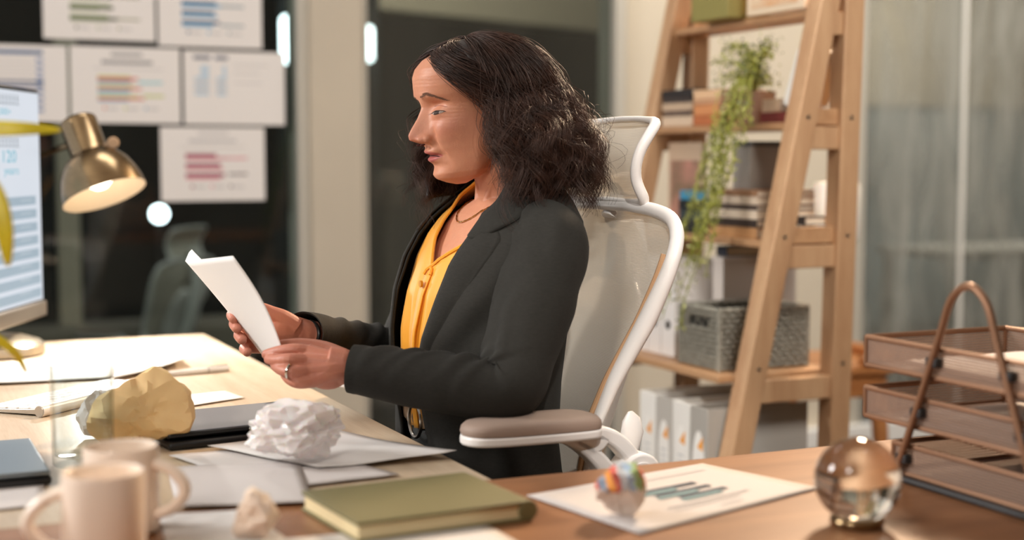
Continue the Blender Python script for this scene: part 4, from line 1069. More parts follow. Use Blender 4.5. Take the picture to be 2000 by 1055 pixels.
# far (right) hand: palm towards the camera, fingers curling round the far edge of the sheet
body.tube([LP(618,655,2.215), LP(600,653,2.208), LP(580,650,2.203), LP(556,648,2.2)], [.0215,.0225,.025,.026], 18, up=(0,0,1), flat=[.8,.75,.6,.5])
for mc in ((516,632,2.208),(511,648,2.208),(513,664,2.208),(520,679,2.206)):
    body.tube([LP(592,654,2.206), LP(555,(652+mc[1])/2,2.205), LP(*mc)], [.018,.0155,.012], 12)
chain([(518,632,2.209),(474,614,2.212),(453,614,2.190),(456,623,2.160)], [.0110,.0094,.0084,.0074])
chain([(512,648,2.209),(478,637,2.214),(458,632,2.190),(463,642,2.158)], [.0112,.0096,.0088,.0078])
chain([(514,664,2.208),(486,658,2.212),(467,654,2.188),(473,664,2.156)], [.0110,.0096,.0088,.0078])
chain([(521,679,2.206),(497,680,2.208),(477,680,2.188),(483,688,2.158)], [.0100,.0086,.0080,.0074])
chain([(578,640,2.196),(553,622,2.190),(530,611,2.186),(510,601,2.184)], [.0165,.0135,.0108,.0086])
body.ball(LP(562,644,2.194), .024, 14, 10, (1.25,.7,.9))
body.tube([LP(522,690,2.196), LP(560,678,2.2), LP(590,668,2.205)], [.010,.014,.016], 12)

def remesh(mb, voxel, smooth=3, fac=.5, name='tmp'):
    me = bpy.data.meshes.new(name); me.from_pydata([tuple(p) for p in mb.v], [], mb.f); me.validate()
    bm = bmesh.new(); bm.from_mesh(me); bmesh.ops.recalc_face_normals(bm, faces=bm.faces); bm.to_mesh(me); bm.free()
    o = bpy.data.objects.new(name, me); COL.objects.link(o)
    m = o.modifiers.new('r', 'REMESH'); m.mode = 'VOXEL'; m.voxel_size = voxel; m.use_smooth_shade = True
    if smooth:
        m2 = o.modifiers.new('s', 'SMOOTH'); m2.iterations = smooth; m2.factor = fac
    dg = bpy.context.evaluated_depsgraph_get(); dg.update()
    out = bpy.data.meshes.new_from_object(o.evaluated_get(dg)); bpy.data.objects.remove(o); bpy.data.meshes.remove(me)
    return out
bme = remesh(body, .0014, 2, .4); bme.name = 'body'
# skin with lips, brows-shadow free colour attribute
def skin_material():
    m = mat('skin', (214, 158, 132), .50, sss=.10, bump=.30, bscale=330); nt = m.node_tree; b = nt.nodes['Principled BSDF']
    at = nt.nodes.new('ShaderNodeAttribute'); at.attribute_name = 'tone'; mx = nt.nodes.new('ShaderNodeMix'); mx.data_type = 'RGBA'
    mx.inputs[6].default_value = (*lin((204,143,112)),1); mx.inputs[7].default_value = (*lin((172,88,84)),1)
    nzt = nt.nodes.new('ShaderNodeTexNoise'); nzt.inputs['Scale'].default_value = 55; nzt.inputs['Detail'].default_value = 5; ad = nt.nodes.new('ShaderNodeMath'); ad.operation = 'MULTIPLY_ADD'; ad.inputs[1].default_value = .34
    sb = nt.nodes.new('ShaderNodeMath'); sb.operation = 'SUBTRACT'; sb.inputs[1].default_value = .10; sb.use_clamp = True
    nt.links.new(nzt.outputs['Fac'], ad.inputs[0]); nt.links.new(at.outputs['Fac'], ad.inputs[2]); nt.links.new(ad.outputs[0], sb.inputs[0]); nt.links.new(sb.outputs[0], mx.inputs[0]); nt.links.new(mx.outputs[2], b.inputs['Base Color'])
    # fine forehead and eye-corner lines, where the attribute says so
    tc = nt.nodes.new('ShaderNodeTexCoord'); wv = nt.nodes.new('ShaderNodeTexWave'); wv.bands_direction = 'Z'; wv.inputs['Scale'].default_value = 58; wv.inputs['Distortion'].default_value = 2.5; wv.inputs['Detail Scale'].default_value = .6
    a2 = nt.nodes.new('ShaderNodeAttribute'); a2.attribute_name = 'wrinkle'; mu = nt.nodes.new('ShaderNodeMath'); mu.operation = 'MULTIPLY'
    bp = nt.nodes.new('ShaderNodeBump'); bp.inputs['Strength'].default_value = .28; bp.inputs['Distance'].default_value = .0008
    old = b.inputs['Normal'].links[0].from_socket
    nt.links.new(tc.outputs['Object'], wv.inputs['Vector']); nt.links.new(wv.outputs['Fac'], mu.inputs[0]); nt.links.new(a2.outputs['Fac'], mu.inputs[1])
    nt.links.new(mu.outputs[0], bp.inputs['Height']); nt.links.new(old, bp.inputs['Normal']); nt.links.new(bp.outputs[0], b.inputs['Normal']); return m
M['skin'] = skin_material(); bme.materials.clear(); bme.materials.append(M['skin'])
nv = len(bme.vertices); co = np.empty(nv*3, np.float32); bme.vertices.foreach_get('co', co); co = co.reshape(-1,3)
hl = (co-np.array(HC))@np.array(HR)                     # head-local
x, y, z = hl[:,0], np.abs(hl[:,1]), hl[:,2]
lip = np.clip(1-(y/.0262)**2, 0, 1)
hgt = .0105*lip**.6
tone = np.where((x > .06) & (y < .0262), np.clip((hgt-np.abs(z+.0695))/.0022, 0, 1)*.85, 0)
tone += np.where(x > .0, .22*np.exp(-((y-.042)/.02)**2-((z+.03)/.02)**2), 0) + np.where(x > .09, .25*np.exp(-(y/.014)**2-((z+.038)/.012)**2), 0)
hand = co[:,0] > .27
tone = np.where(hand, .36+.0*tone, tone)
at = bme.attributes.new('tone', 'FLOAT', 'POINT'); at.data.foreach_set('value', np.clip(tone,0,1).astype(np.float32))
wr_ = np.where(x > .03, .9*np.exp(-((z-.045)/.018)**2)*np.exp(-(y/.045)**2) + .7*np.exp(-((y-.05)/.010)**2-((z+.006)/.014)**2) + .5*np.exp(-((y-.034)/.014)**2-((z+.016)/.006)**2), 0)
at = bme.attributes.new('wrinkle', 'FLOAT', 'POINT'); at.data.foreach_set('value', np.clip(wr_,0,1).astype(np.float32))
bo = bpy.data.objects.new('body', bme); COL.objects.link(bo); bo.parent = PW
bme.polygons.foreach_set('use_smooth', [True]*len(bme.polygons))
# surface lookup on the head: forward ray onto the finished skin
from mathutils.bvhtree import BVHTree
bvh = BVHTree.FromPolygons([v.co for v in bme.vertices], [tuple(p.vertices) for p in bme.polygons]) if nv < 900000 else None
def on_face(y, z, lift=.0006):
    o = H((.2, y, z)); d = HR @ Vector((-1,0,0)); h = bvh.ray_cast(o, d)
    return h[0] - d*lift if h[0] is not None else H((.08,y,z))
brow_m = mat('brow_hair', (118, 86, 70), .7); white = mat('eye_white', (186, 168, 158), .2); iris = mat('iris_brown', (60, 42, 34), .6); lash = mat('lash', (50, 32, 28), .7)
for s in (-1, 1):
    b = MB(); rn = random.Random(3)
    for k in range(110):                                        # eyebrow hairs
        t = rn.random(); yy = .0115+.034*t; zz = .0190+.0060*math.sin(math.pi*min(1,t*1.05)**1.1)-.007*max(0,t-.45)*1.8+rn.uniform(-1,1)*.0024*(1-t*.6)
        p0 = on_face(s*yy, zz, .0002); p1 = on_face(s*(yy+.0065), zz+.0018*(1-2*t), .0007); b.tube([p0, (p0+p1)/2+(HR@Vector((.0004,0,0))), p1], [.00036,.0003,.0001], 4)
    b.build('eyebrow', brow_m, PW)
    # eye: a sliver of eyeball under a lowered lid
    e = MB(); NC = 24
    rows = []
    for i in range(NC+1):
        t = i/NC; yy = .0205+.023*t; hz = .0031*math.sin(math.pi*t)**.8; zc = -.0062+.0012*t
        a_, m_, b_2 = (on_face(s*yy, zc+dz, l_) for dz, l_ in ((-hz*.8, .0002), (0, .0010), (hz, .0002)))
        rows.append([a_, (a_+m_)/2+(m_-(a_+b_2)/2)*.35, m_, (m_+b_2)/2+(m_-(a_+b_2)/2)*.35, b_2])
    for i in range(NC): e.grid(rows[i:i+2], 1 if .36 < (i+.5)/NC < .76 else 0)
    eo = e.build('eye', [white, iris], PW, angle=0, weld=True)
    e = MB(); e.tube([on_face(s*(.0195+.0255*i/12), -.0061+.0012*i/12+.0034*math.sin(math.pi*i/12)**.8, .0009) for i in range(13)], [.0002]+[.00055]*11+[.0002], 6)
    for k in range(9):
        t = .1+.85*k/8; p = on_face(s*(.0195+.0255*t), -.0058+.0012*t+.003*math.sin(math.pi*t)**.8, .0008); e.tube([p, p+HR@Vector((.0045,s*.0012*(t-.3),-.0022)), p+HR@Vector((.0075,s*.0025*(t-.3),-.0020))], [.0002,.00015,.00005], 4)
    e.build('eyelashes', lash, eo)
    e = MB(); e.tube([on_face(s*(.018+.027*i/10), .0045+.0016*math.sin(math.pi*i/10)-.003*(i/10), .0001) for i in range(11)], .0004, 5); e.build('lid_crease', mat('lid_crease_%d' % (s+1), (150,92,78), .6), PW)
    e = MB(); e.ball(H((.094, s*.0085, -.0505)), .0030, 10, 6, (1.5,1.0,.6), HR); e.build('nostril', mat('nostril_%d' % (s+1), (70,30,26), .8), PW)
b = MB(); b.tube([on_face(-.0225+.045*i/16, -.0694-.0016*abs(-1+i/8)**2, .0002) for i in range(17)], [.0002]+[.0010]*15+[.0002], 5); b.build('mouth_line', mat('mouth_dark', (74,30,30), .6), PW)

# ---------------------------------------------------------------- hair
NH = np.random.RandomState(11)
HTOP = np.array([.0, 0, .0])
def hair_path(a0, e0, a1, layer, ln, npt, curl=0, ph=0, fq=3.2, root_t=0.0):
    """head-local path: from the scalp over the skull, then falling"""
    out = []
    rx_, ry_, rz_ = .104, .081, .0955
    e0r = math.radians(e0)
    for i in range(npt):
        t = i/(npt-1)
        if t < .42:
            q = t/.42; e = e0r*(1-q); a = a0+(a1-a0)*(q**.75 if True else q)
            off = .003+.008*layer*min(1, q*2.2)+.012*layer*q
            d = np.array([math.cos(e)*math.cos(a), math.cos(e)*math.sin(a), math.sin(e)])
            p = d*np.array([rx_+off, ry_+off, rz_+off*1.0]); p[0] -= .004
        else:
            q = (t-.42)/.58; a = a1
            if -2.2 < a1 < 0: a = a1+.50*q*(1-abs(a1+1.3)/.9 if abs(a1+1.3) < .9 else 0)
            back = .5-.5*math.cos(a)                              # 0 front .. 1 back
            fl = (.008+.032*back+.028*abs(math.sin(a))*(1 if a1 > 0 else .35))*(.25+.75*layer)
            off = .004+.022*layer
            R_ = np.array([rx_+off, ry_+off])
            g = math.sin(min(1,q*1.15)*math.pi*.5)
            cx, cy = math.cos(a)*(R_[0]+fl*g), math.sin(a)*(R_[1]+fl*g)
            tuck = (.02*max(0,q-.7)/.3)*(1 if layer > .4 else 0)
            p = np.array([cx*(1-tuck*2)-.004, cy*(1-tuck*2), -ln*q])
        out.append(p)
    return np.array(out)
def loc_frames(p):
    T = np.gradient(p, axis=0); T /= np.linalg.norm(T, axis=1)[:,None]+1e-9
    ref = p-np.array([0,0,0])*1.0; ref[:,2] *= .2; N = ref-T*np.sum(ref*T,axis=1)[:,None]; N /= np.linalg.norm(N,axis=1)[:,None]+1e-9
    return T, N, np.cross(T, N)
HRn, HCn = np.array(HR), np.array(HC)
tv, tf = [], []
def strand(p, r0):
    n = len(p); T, N, B = loc_frames(p.copy()); base = sum(len(x) for x in tv)
    rr = r0*np.linspace(1, .35, n)[:,None]; ring = []
    for k in range(3):
        a = 2*math.pi*k/3; ring.append(p+N*rr*math.cos(a)+B*rr*math.sin(a))
    vs = np.stack(ring, 1).reshape(-1,3); tv.append(vs@HRn.T+HCn)
    i = np.arange(n-1)[:,None]*3
    for k in range(3):
        k2 = (k+1) % 3
        tf.append(np.concatenate([base+i+k, base+i+k2, base+i+3+k2, base+i+3+k], 1))
locks = 0
def add_lock(a0, e0, a1, layer, ln, nst, amp, fq, rad=.0130, npt=42):
    p = hair_path(a0, e0, a1, layer, ln, npt); T, N, B = loc_frames(p.copy()); t = np.linspace(0,1,npt)
    ph = NH.uniform(0, 6.28); hand_ = 1 if NH.rand() > .5 else -1
    env = np.clip((t-.10)/.55, 0, 1)**1.15
    w = ph+hand_*2*math.pi*fq*(t**1.15)
    path = p+N*(amp*env*np.cos(w))[:,None]+B*(amp*1.15*env*np.sin(w))[:,None]
    drift = NH.normal(0, .010, 3); path += drift*env[:,None]
    for s in range(nst):
        o = NH.normal(0, 1, 2)*rad*.5; sp = (.30+.70*np.clip(t*2.6,0,1))*(1+.5*env*NH.rand())*(1-.45*np.clip((t-.35)/.4,0,1))
        wob = .0012*env*np.sin(w*1.7+NH.uniform(0,6.28)); ph2 = NH.normal(0,.09)
        q = p+N*(amp*env*np.cos(w+ph2)*NH.uniform(.85,1.15))[:,None]+B*(amp*1.15*env*np.sin(w+ph2)*NH.uniform(.85,1.15))[:,None]+drift*env[:,None]
        q = q+N*(o[0]*sp+wob)[:,None]+B*(o[1]*sp)[:,None]
        k = int(npt*NH.uniform(.86,1.0)); strand(q[:k], NH.uniform(.00036,.00070))
RAD = math.radians
A_MIN_L, A_MIN_R = 82, 74
def sample_az():
    while True:
        a = NH.uniform(A_MIN_L, 360-A_MIN_R); return RAD(a)
for k in range(400):
    a1 = sample_az(); layer = NH.uniform(.25, 1.0)**.7; side = 1 if math.sin(a1) > 0 else -1
    deg = math.degrees(a1)
    # root on the parting line (top) for outer layers, lower for inner
    frontness = max(0, math.cos(a1)+.35)
    e0 = NH.uniform(60, 88) if layer > .6 else NH.uniform(25, 65)
    if frontness > .2 and layer > .5 and NH.rand() < .6:
        a0 = side*RAD(NH.uniform(6, 26)); e0 = NH.uniform(46, 66)
    else:
        a0 = a1 if side > 0 else a1-2*math.pi
        a0 = a0*NH.uniform(.75,1)
    aa = a1 if side > 0 else a1-2*math.pi
    back = .5-.5*math.cos(a1)
    ln = NH.uniform(.10, .185)+.012*back
    add_lock(a0, e0, aa, layer, ln, 15, NH.uniform(.008,.0150), NH.uniform(2.0,3.2))
for k in range(130):                                             # smooth hair along the hairline
    side = 1 if k % 2 else -1; f = NH.rand()
    a0 = side*RAD(2+44*f); e0 = 57-20*f+NH.normal(0,1.5)+(NH.uniform(2,32) if k > 55 else 0); a1 = side*RAD((A_MIN_L if side > 0 else A_MIN_R)+NH.uniform(2,40))
    add_lock(a0, e0, a1, NH.uniform(.2,.6), NH.uniform(.10,.15), 14, .005, 2.5, rad=.013)
for k in range(150):                                            # stray curls
    a1 = sample_az(); side = 1 if math.sin(a1) > 0 else -1; aa = a1 if side > 0 else a1-2*math.pi
    add_lock(aa*.85, NH.uniform(40,85), aa, NH.uniform(1.0,1.35), NH.uniform(.08,.165), 1, NH.uniform(.008,.017), NH.uniform(2.5,5))
vsn = np.concatenate(tv); fsn = np.concatenate(tf)
me = bpy.data.meshes.new('hair_curls'); me.vertices.add(len(vsn)); me.vertices.foreach_set('co', vsn.astype(np.float32).ravel())
me.loops.add(len(fsn)*4); me.loops.foreach_set('vertex_index', fsn.astype(np.int32).ravel()); me.polygons.add(len(fsn))
me.polygons.foreach_set('loop_start', np.arange(0, len(fsn)*4, 4, dtype=np.int32)); me.update(); me.validate()
me.polygons.foreach_set('use_smooth', [True]*len(me.polygons))
hm = mat('hair_dark_brown', (64, 41, 31), .48, var=.5, vscale=45, spec=.35); me.materials.append(hm)
# the mass under the strands
rows = []
for i in range(61):
    f = i/60; a = RAD(-(A_MIN_R+4)-0) + 0
    deg = (360-(A_MIN_R+6)) - f*((360-(A_MIN_R+6))-(A_MIN_L+6)); a1 = RAD(deg); side = 1 if math.sin(a1) > 0 else -1; aa = a1 if side > 0 else a1-2*math.pi
    back = .5-.5*math.cos(a1)
    p = hair_path(aa if abs(aa) > 1.9 else aa*.62, 86 if abs(aa) > 1.9 else 70, aa, .55, .135+.012*back, 34)
    for q in range(34):
        n = noise.noise(Vector((aa*5, q*.25, 1.3)))*.010*min(1, q/10); v = p[q]; l = math.hypot(v[0], v[1])+1e-6; p[q] = v*np.array([1+n/l, 1+n/l, 1])
    rows.append([H(v) for v in p])
hb = MB(); hb.grid(rows)
# crown cap
cap = []
for i in range(22):
    e = RAD(90-2.6*i); row = []
    for j in range(48):
        a = 2*math.pi*j/48; lim = 52+38*max(0, (1-math.cos(a))/2) if math.cos(a) > 0 else 90
        ee = max(e, RAD(57-30*max(0, 1-max(0,math.cos(a))**1.2*1.0)))
        off = .0
        row.append(H(((.1045+off)*math.cos(ee)*math.cos(a)-.004, (.0815+off)*math.cos(ee)*math.sin(a), (.0962+off)*math.sin(ee))))
    cap.append(row)
hb.grid(cap, closed=True)
ho = hb.build('hair', mat('hair_under', (36, 24, 19), .6, var=.4, vscale=80, bump=.8, bscale=160), PW, angle=0, solid=.006)
hs2 = bpy.data.objects.new('curls', me); COL.objects.link(hs2); hs2.parent = ho; hs2['kind'] = 'stuff'

# ---------------------------------------------------------------- clothes
def torso(z, phi, off=0.0):
    ff, fb, b_ = interp(z,TZ,TF)+off, interp(z,TZ,TB)-off, interp(z,TZ,TW)+off
    c = (ff+fb)/2; e = 2.3; ct, st = math.cos(phi), math.sin(phi); k = (abs(ct)**e+abs(st)**e)**(-1/e)
    return Vector((c+(ff-c)*ct*k, b_*st*k, z))
def edge_near(z): return interp(z, [.545,.70,.80,.86,.93,1.0,1.05,1.09,1.106], [.42,.34,.24,.34,.46,.50,.58,.92,1.15])
def edge_far(z): return interp(z, [.545,.70,.80,.86,.93,1.0,1.05,1.09,1.106], [-.32,-.34,-.36,-.40,-.48,-.60,-.76,-1.0,-1.15])
cloth = mat('charcoal_wool', (42, 41, 38), .85, var=.14, vscale=140, stretch=(1,1,3), bump=.4, bscale=800, sheen=.02, spec=.2)
lining = mat('trouser_black', (27, 30, 30), .85, bump=.2, bscale=500)
def fold(p, k=1.0):
    return .0028*k*noise.noise(Vector((p.x*9, p.y*9, p.z*4.5)))+.0016*k*noise.noise(Vector((p.x*22, p.y*22, p.z*9+3)))
def ridge(d, w): return math.exp(-(d/w)**2)-.55*math.exp(-((d-1.5*w)/w)**2)
bz = MB(); rows = []
nz_, na = 60, 72
for i in range(nz_+1):
    z = .545+(1.106-.545)*i/nz_; a0, a1 = edge_near(z), 2*math.pi+edge_far(z); row = []
    for j in range(na+1):
        phi = a0+(a1-a0)*j/na; p = torso(z, phi, .004)
        n = (p-Vector((.03,0,z))).normalized(); fo = .004*math.exp(-((z-.70)/.05)**2)*math.sin(phi*9+z*20)
        for (pa, za, pb, zb, am, wd) in ((1.15,.99,.30,.80,.006,.020),(1.0,1.02,.62,.84,.005,.018),(1.5,.93,.55,.76,.006,.020),(1.7,.86,.7,.70,.0055,.02),(5.4,.98,5.85,.78,.004,.02)):
            dz = zb-za; u_ = ((phi-pa)*(pb-pa)*.03+(z-za)*dz)/(((pb-pa)**2)*.03+dz*dz)
            if 0 < u_ < 1: fo += am*ridge((z-za-dz*u_)-.25*((phi-pa)-(pb-pa)*u_)*.16, wd)*math.sin(math.pi*u_)
        p = p+n*(fold(p, 1.4)+fo)
        row.append(p)
    rows.append(row)
bz.grid(rows); bl_ = bz.build('blazer', cloth, PW, angle=0, solid=.004)
# lapels and collar
def lapel(edge, sg, name):
    lp = MB(); rows = []
    n = 34
    for i in range(n+1):
        z = .79+(1.035-.79)*i/n; t = i/n
        wd = .006+.060*min(1, t*1.25)**.9
        if t > .90: wd *= 1-(t-.90)/.10*.55
        row = []; a = edge(z); m = 8
        for j in range(m+1):
            s = j/m; r_ = .165; phi = a+sg*(s*wd/ r_)
            p = torso(z+.010*s*t, phi, .0065+.0055*math.sin(math.pi*min(1,s+.12))*(.6+.6*t)+.002*(1-s)); row.append(p)
        rows.append(row)
    lp.grid(rows); o = lp.build(name, cloth, bl_, angle=0, solid=.003)
    cl_ = MB(); rows = []
    for i in range(25):
        t = i/24; z = 1.018+(1.112-1.018)*min(1,t*1.15); a = edge(min(z,1.106))
        wd = .050*min(1,.35+t*2.2) if t < .3 else .050
        row = []
        for j in range(7):
            s = j/6; zz = z-.012*s*(.2+t); phi = a+sg*(s*wd/interp(z,[1.0,1.06,1.11],[.155,.11,.085]))
            p = torso(min(zz,1.106), phi, .009+.005*math.sin(math.pi*s)); p.z = zz+.004*(1-s); row.append(p)
        rows.append(row)
    cl_.grid(rows); cl_.build('collar', cloth, bl_, angle=0, solid=.003)
lapel(edge_near, 1, 'lapel'); lapel(edge_far, -1, 'lapel')
b = MB(); rows = []                                            # back of the collar
for i in range(25):
    phi = 1.15+(2*math.pi-2.3)*i/24
    rows.append([torso(1.098, phi, .010), torso(1.106, phi, .006)+Vector((0,0,.012)), torso(1.106, phi, .002)+Vector((0,0,.02))])
b.grid(rows); b.build('collar', cloth, bl_, angle=0, solid=.003)
# sleeves
def sleeve(s):
    sh, el, wr = SHO[s], ELB[s], WRI[s]; N_ = 64
    d = (wr-el).normalized(); end = wr+d*(.006 if s > 0 else .014); inn_d = (d-(el-sh).normalized()).normalized()
    pts = catmull([sh+Vector((.002,-s*.062,.034)), sh+Vector((-.002,-s*.010,.012)), sh.lerp(el,.34)+Vector((-.006,s*.004,0)), sh.lerp(el,.72)+Vector((-.010,s*.003,0)), el+Vector((-.010,0,.002)), el.lerp(end,.30), el.lerp(end,.68), end], 16)
    n = len(pts); tt = [i/(n-1) for i in range(n)]
    rr = [interp(t, [0,.08,.16,.30,.45,.57,.66,.80,1], [.030,.052,.0625,.063,.058,.0535,.050,.0455,.0400]) for t in tt]
    m = MB(); m.tube(pts, rr, N_, cap=False, flat=[interp(t,[0,.2,.5,1],[1.05,.92,.9,.86]) for t in tt])
    for i in range(n):
        t = tt[i]; c = pts[i]; ax_ = (pts[min(i+1,n-1)]-pts[max(i-1,0)]).normalized()
        fu = (inn_d-ax_*inn_d.dot(ax_)).normalized(); fw = ax_.cross(fu)
        for j in range(N_):
            q = Vector(m.v[i*N_+j]); nn = (q-c).normalized(); ang = math.atan2(nn.dot(fw), nn.dot(fu))
            w_ = 0
            for (tk, sl, am, wd, ac) in ((.500,.030,.0045,.016,.9),(.548,.045,.0085,.014,1.2),(.585,.010,.0100,.013,1.3),(.622,-.030,.0085,.014,1.3),(.668,-.045,.0060,.015,1.1),(.735,-.060,.0048,.017,1.3),(.80,-.05,.0042,.018,1.2),(.875,-.04,.003,.018,1.4)):
                w_ += am*ridge(t-tk-sl*ang-.008*math.sin(ang*2.3+tk*40), wd)*math.exp(-(ang/ac)**2)
            for (a0_, sl, am, wd, t0, t1) in ((.6,-1.6,.0055,.16,.12,.48),(1.25,-2.2,.0050,.15,.10,.46),(-.5,1.2,.0045,.16,.12,.42),(-1.3,1.0,.005,.18,.3,.56),(1.9,.6,.004,.2,.3,.6)):
                if t0 < t < t1:
                    w_ += am*ridge(ang-a0_-sl*(t-t0)+.12*math.sin(t*30), wd)*math.sin(math.pi*(t-t0)/(t1-t0))
            w_ += .004*math.exp(-((t-.2)/.1)**2)*noise.noise(Vector((nn.x*2.0, nn.y*2.0, t*14)))
            w_ += fold(q, 1.3)
            if t > .97: w_ *= .35
            m.v[i*N_+j] = tuple(q+nn*w_)
    base = len(m.v); c = pts[-1]                              # the cuff turns inwards
    m.v += [tuple(c+(Vector(m.v[(n-1)*N_+j])-c)*.93-d*.002) for j in range(N_)]+[tuple(c+(Vector(m.v[(n-1)*N_+j])-c)*.88-d*.035) for j in range(N_)]
    for j in range(N_):
        j2 = (j+1) % N_; m.f.append(((n-1)*N_+j,(n-1)*N_+j2,base+j2,base+j)); m.m.append(0); m.f.append((base+j,base+j2,base+N_+j2,base+N_+j)); m.m.append(0)
    m.build('sleeve', cloth, bl_, angle=60)
sleeve(1); sleeve(-1)
# pocket flap of the blazer, near side
b = MB(); rows = []
for i in range(9):
    phi = 1.25+.75*i/8; rows.append([torso(.655-.02*i/8*0, phi, .009), torso(.64, phi, .011), torso(.615, phi, .010)])
b.grid(rows); b.build('pocket_flap', cloth, bl_, angle=0, solid=.003)
# blouse: two overlapping fronts with a V neck
ym2 = mat('mustard_silk', (234, 160, 26), .55, sheen=.2, bump=.08, bscale=300)
bs = None
for sg in (1, -1):
    b = MB(); rows = []
    for i in range(49):
        z = .725+(1.10-.725)*i/48; vn = interp(z, [.60,.965,.99,1.03,1.07,1.10], [-.05,-.05,.25,.68,.95,1.15] if sg > 0 else [-.05,-.05,.10,.28,.62,.95])
        a_in = vn-.02 if sg > 0 else max(-.05, vn)-.0
        row = []
        for j in range(23):
            s = j/22; phi = sg*(a_in+(1.35-a_in)*s) + .06
            p = torso(z, phi, -.010+(.002 if sg > 0 else 0)); amp = .0045*min(1,max(0,(1.0-z)/.12))
            p.x += amp*math.sin(phi*26+z*7+sg)+.0025*math.sin(phi*11-z*15) + (.004*math.exp(-s*14))
            row.append(p)
        rows.append(row)
    b.grid(rows); o = b.build('blouse' if sg > 0 else 'blouse_front', ym2, PW if sg > 0 else bs, angle=0, solid=.002)
    if sg > 0: bs = o
    e = MB(); e.tube([Vector(r[0])+Vector((.0015,0,0)) for r in rows[30:]], .0028, 6); e.build('neck_facing', ym2, bs)
b = MB(); p = torso(.945, .04, -.002); b.tube([p, p+Vector((.004,0,0))], .0052, 14); b.build('button', mat('button_yellow', (206,140,30), .4), bs)
# trousers
tr = MB()
tr.ball((.04,0,.565), .15, 24, 14, (.60,1.28,.68))
for s in (-1, 1):
    tr.tube(catmull([(.05,s*.09,.56),(.15,s*.105,.57),(.33,s*.11,.56),(.44,s*.11,.535),(.47,s*.11,.48),(.45,s*.11,.30),(.43,s*.11,.09)], 5), [interp(i/30,[0,.2,.4,.6,.75,1],[.10,.10,.088,.078,.07,.06]) for i in range(31)], 20)
tr.tube([(.025,0,.56),(.038,0,.66),(.045,0,.735)], [.125,.112,.104], 24, flat=1.30, up=(1,0,0))
tme = remesh(tr, .006, 3); tme.name = 'trousers'; tme.materials.clear(); tme.materials.append(lining); tme.polygons.foreach_set('use_smooth', [True]*len(tme.polygons))
to = bpy.data.objects.new('trousers', tme); COL.objects.link(to); to.parent = PW
# waistband, belt with ring buckle
b = MB(); b.tube([torso(.738, q*math.pi/20, -.007) for q in range(40)], .011, 8, closed=True, flat=.35, up=(0,0,1)); be = b.build('belt', mat('woven_belt', (150,122,94), .7, var=.4, vscale=160), PW)
bp_ = torso(.738, .10, -.002); b = MB(); b.tube([bp_+Vector((.004,.026*math.cos(q*math.pi/12),.026*math.sin(q*math.pi/12))) for q in range(24)], .0028, 8, closed=True); b.build('ring_buckle', M['steel'], be)
for s in (-1, 1):
    b = MB(); b.tube(catmull([(.39,s*.11,.045),(.44,s*.11,.05),(.52,s*.11,.04),(.60,s*.11,.028),(.64,s*.11,.022)], 4), [interp(i/16,[0,.3,.7,1],[.034,.042,.034,.015]) for i in range(17)], 14, flat=.95); b.box((.51,s*.11,.006),(.25,.07,.012)); b.build('shoe', mat('shoe_black_%d' % (s+1), (22,22,22), .4), PW, bevel=.002)
# jewellery
gold = mat('gold', (222,176,110), .22, 1.0)
b = MB(); pts = []
for i in range(41):
    t = -1+i/20; a = t*1.35; zz = 1.062-.040*math.cos(t*1.5)**2*1.0; pts.append(Vector((.0,0,0))+Vector((-.012+.070*math.cos(a)*(1 if abs(t)<2 else 1), .066*math.sin(a), zz)))
def snap(p, lift=.0015):
    h = bvh.find_nearest(p); return h[0]+h[1]*lift
pts = [snap(p, .0018) for p in pts]
for i in range(0, 40, 1):
    p0, p1 = pts[i], pts[i+1]
    b.tube([p0.lerp(p1,.05), p0.lerp(p1,.95)], .0013 if i % 2 else .0009, 6)
b.build('necklace', gold, PW)
def around(c, d, r, tr_, name, m, flat=1.0, n=28):
    d = Vector(d).normalized(); u_ = d.orthogonal().normalized(); v_ = d.cross(u_); b = MB()
    b.tube([Vector(c)+u_*r*math.cos(2*math.pi*i/n)+v_*r*math.sin(2*math.pi*i/n)*flat for i in range(n)], tr_, 8, closed=True); return b.build(name, m, PW)
around(LP(565,726,1.971), LP(549,722,1.984)-LP(580,727,1.977), .0098, .0017, 'ring', mat('ring_silver', (230,226,214), .12, 1.0))
around(LP(684,722,2.003), WRI[1]-ELB[1], .0255, .0016, 'bracelet', gold)
around(LP(600,655,2.207), WRI[-1]-ELB[-1], .0222, .003, 'watch', mat('watch_band', (40,38,38), .3, .5))
b = MB(); ep = H((-.006, -.078, -.045)); b.tube([ep, ep+Vector((.01,0,-.012)), ep+Vector((.012,0,-.03))], [.0012,.002,.0025], 8); b.build('earring', gold, PW)

# ---------------------------------------------------------------- the sheet she holds
c_tl, c_tr, c_br, c_bl = P(362,510,2.165), P(455,500,1.980), P(552,684,2.016), P(514,696,2.175)
hp = MB(); rows = []; n = 16
for i in range(n+1):
    t = i/n; row = []
    for j in range(n+1):
        s = j/n; p = c_tl*(1-s)*(1-t)+c_tr*s*(1-t)+c_br*s*t+c_bl*(1-s)*t
        p = p + (-U*.0+Vector((.016,-.004,.006)))*math.sin(math.pi*t)*(.25+.75*s)*.45
        row.append(p)
    rows.append(row)
ctr = (c_tl+c_br)/2
hp.grid([[p-ctr for p in r] for r in rows])
fold0, fold1 = rows[0][0]-ctr, rows[0][6]-ctr
tipp = P(373,485,2.19)-ctr
M['paper_lit'] = mat('lit_paper', (246, 246, 246), .6)  # whiter copy of the paper, lamp light put into its colour
o = hp.build('held_sheet', M['paper_lit'], None, angle=0, solid=.0006); o.location = ctr
fl = MB(); k = 6
fl.grid([[fold0.lerp(fold1, i/k*.95)+(tipp-fold0.lerp(fold1,.25))*(j/k)*(1-abs(i/k-.25)*(1.33 if i/k > .25 else 4)) for i in range(k+1)] for j in range(k+1)])
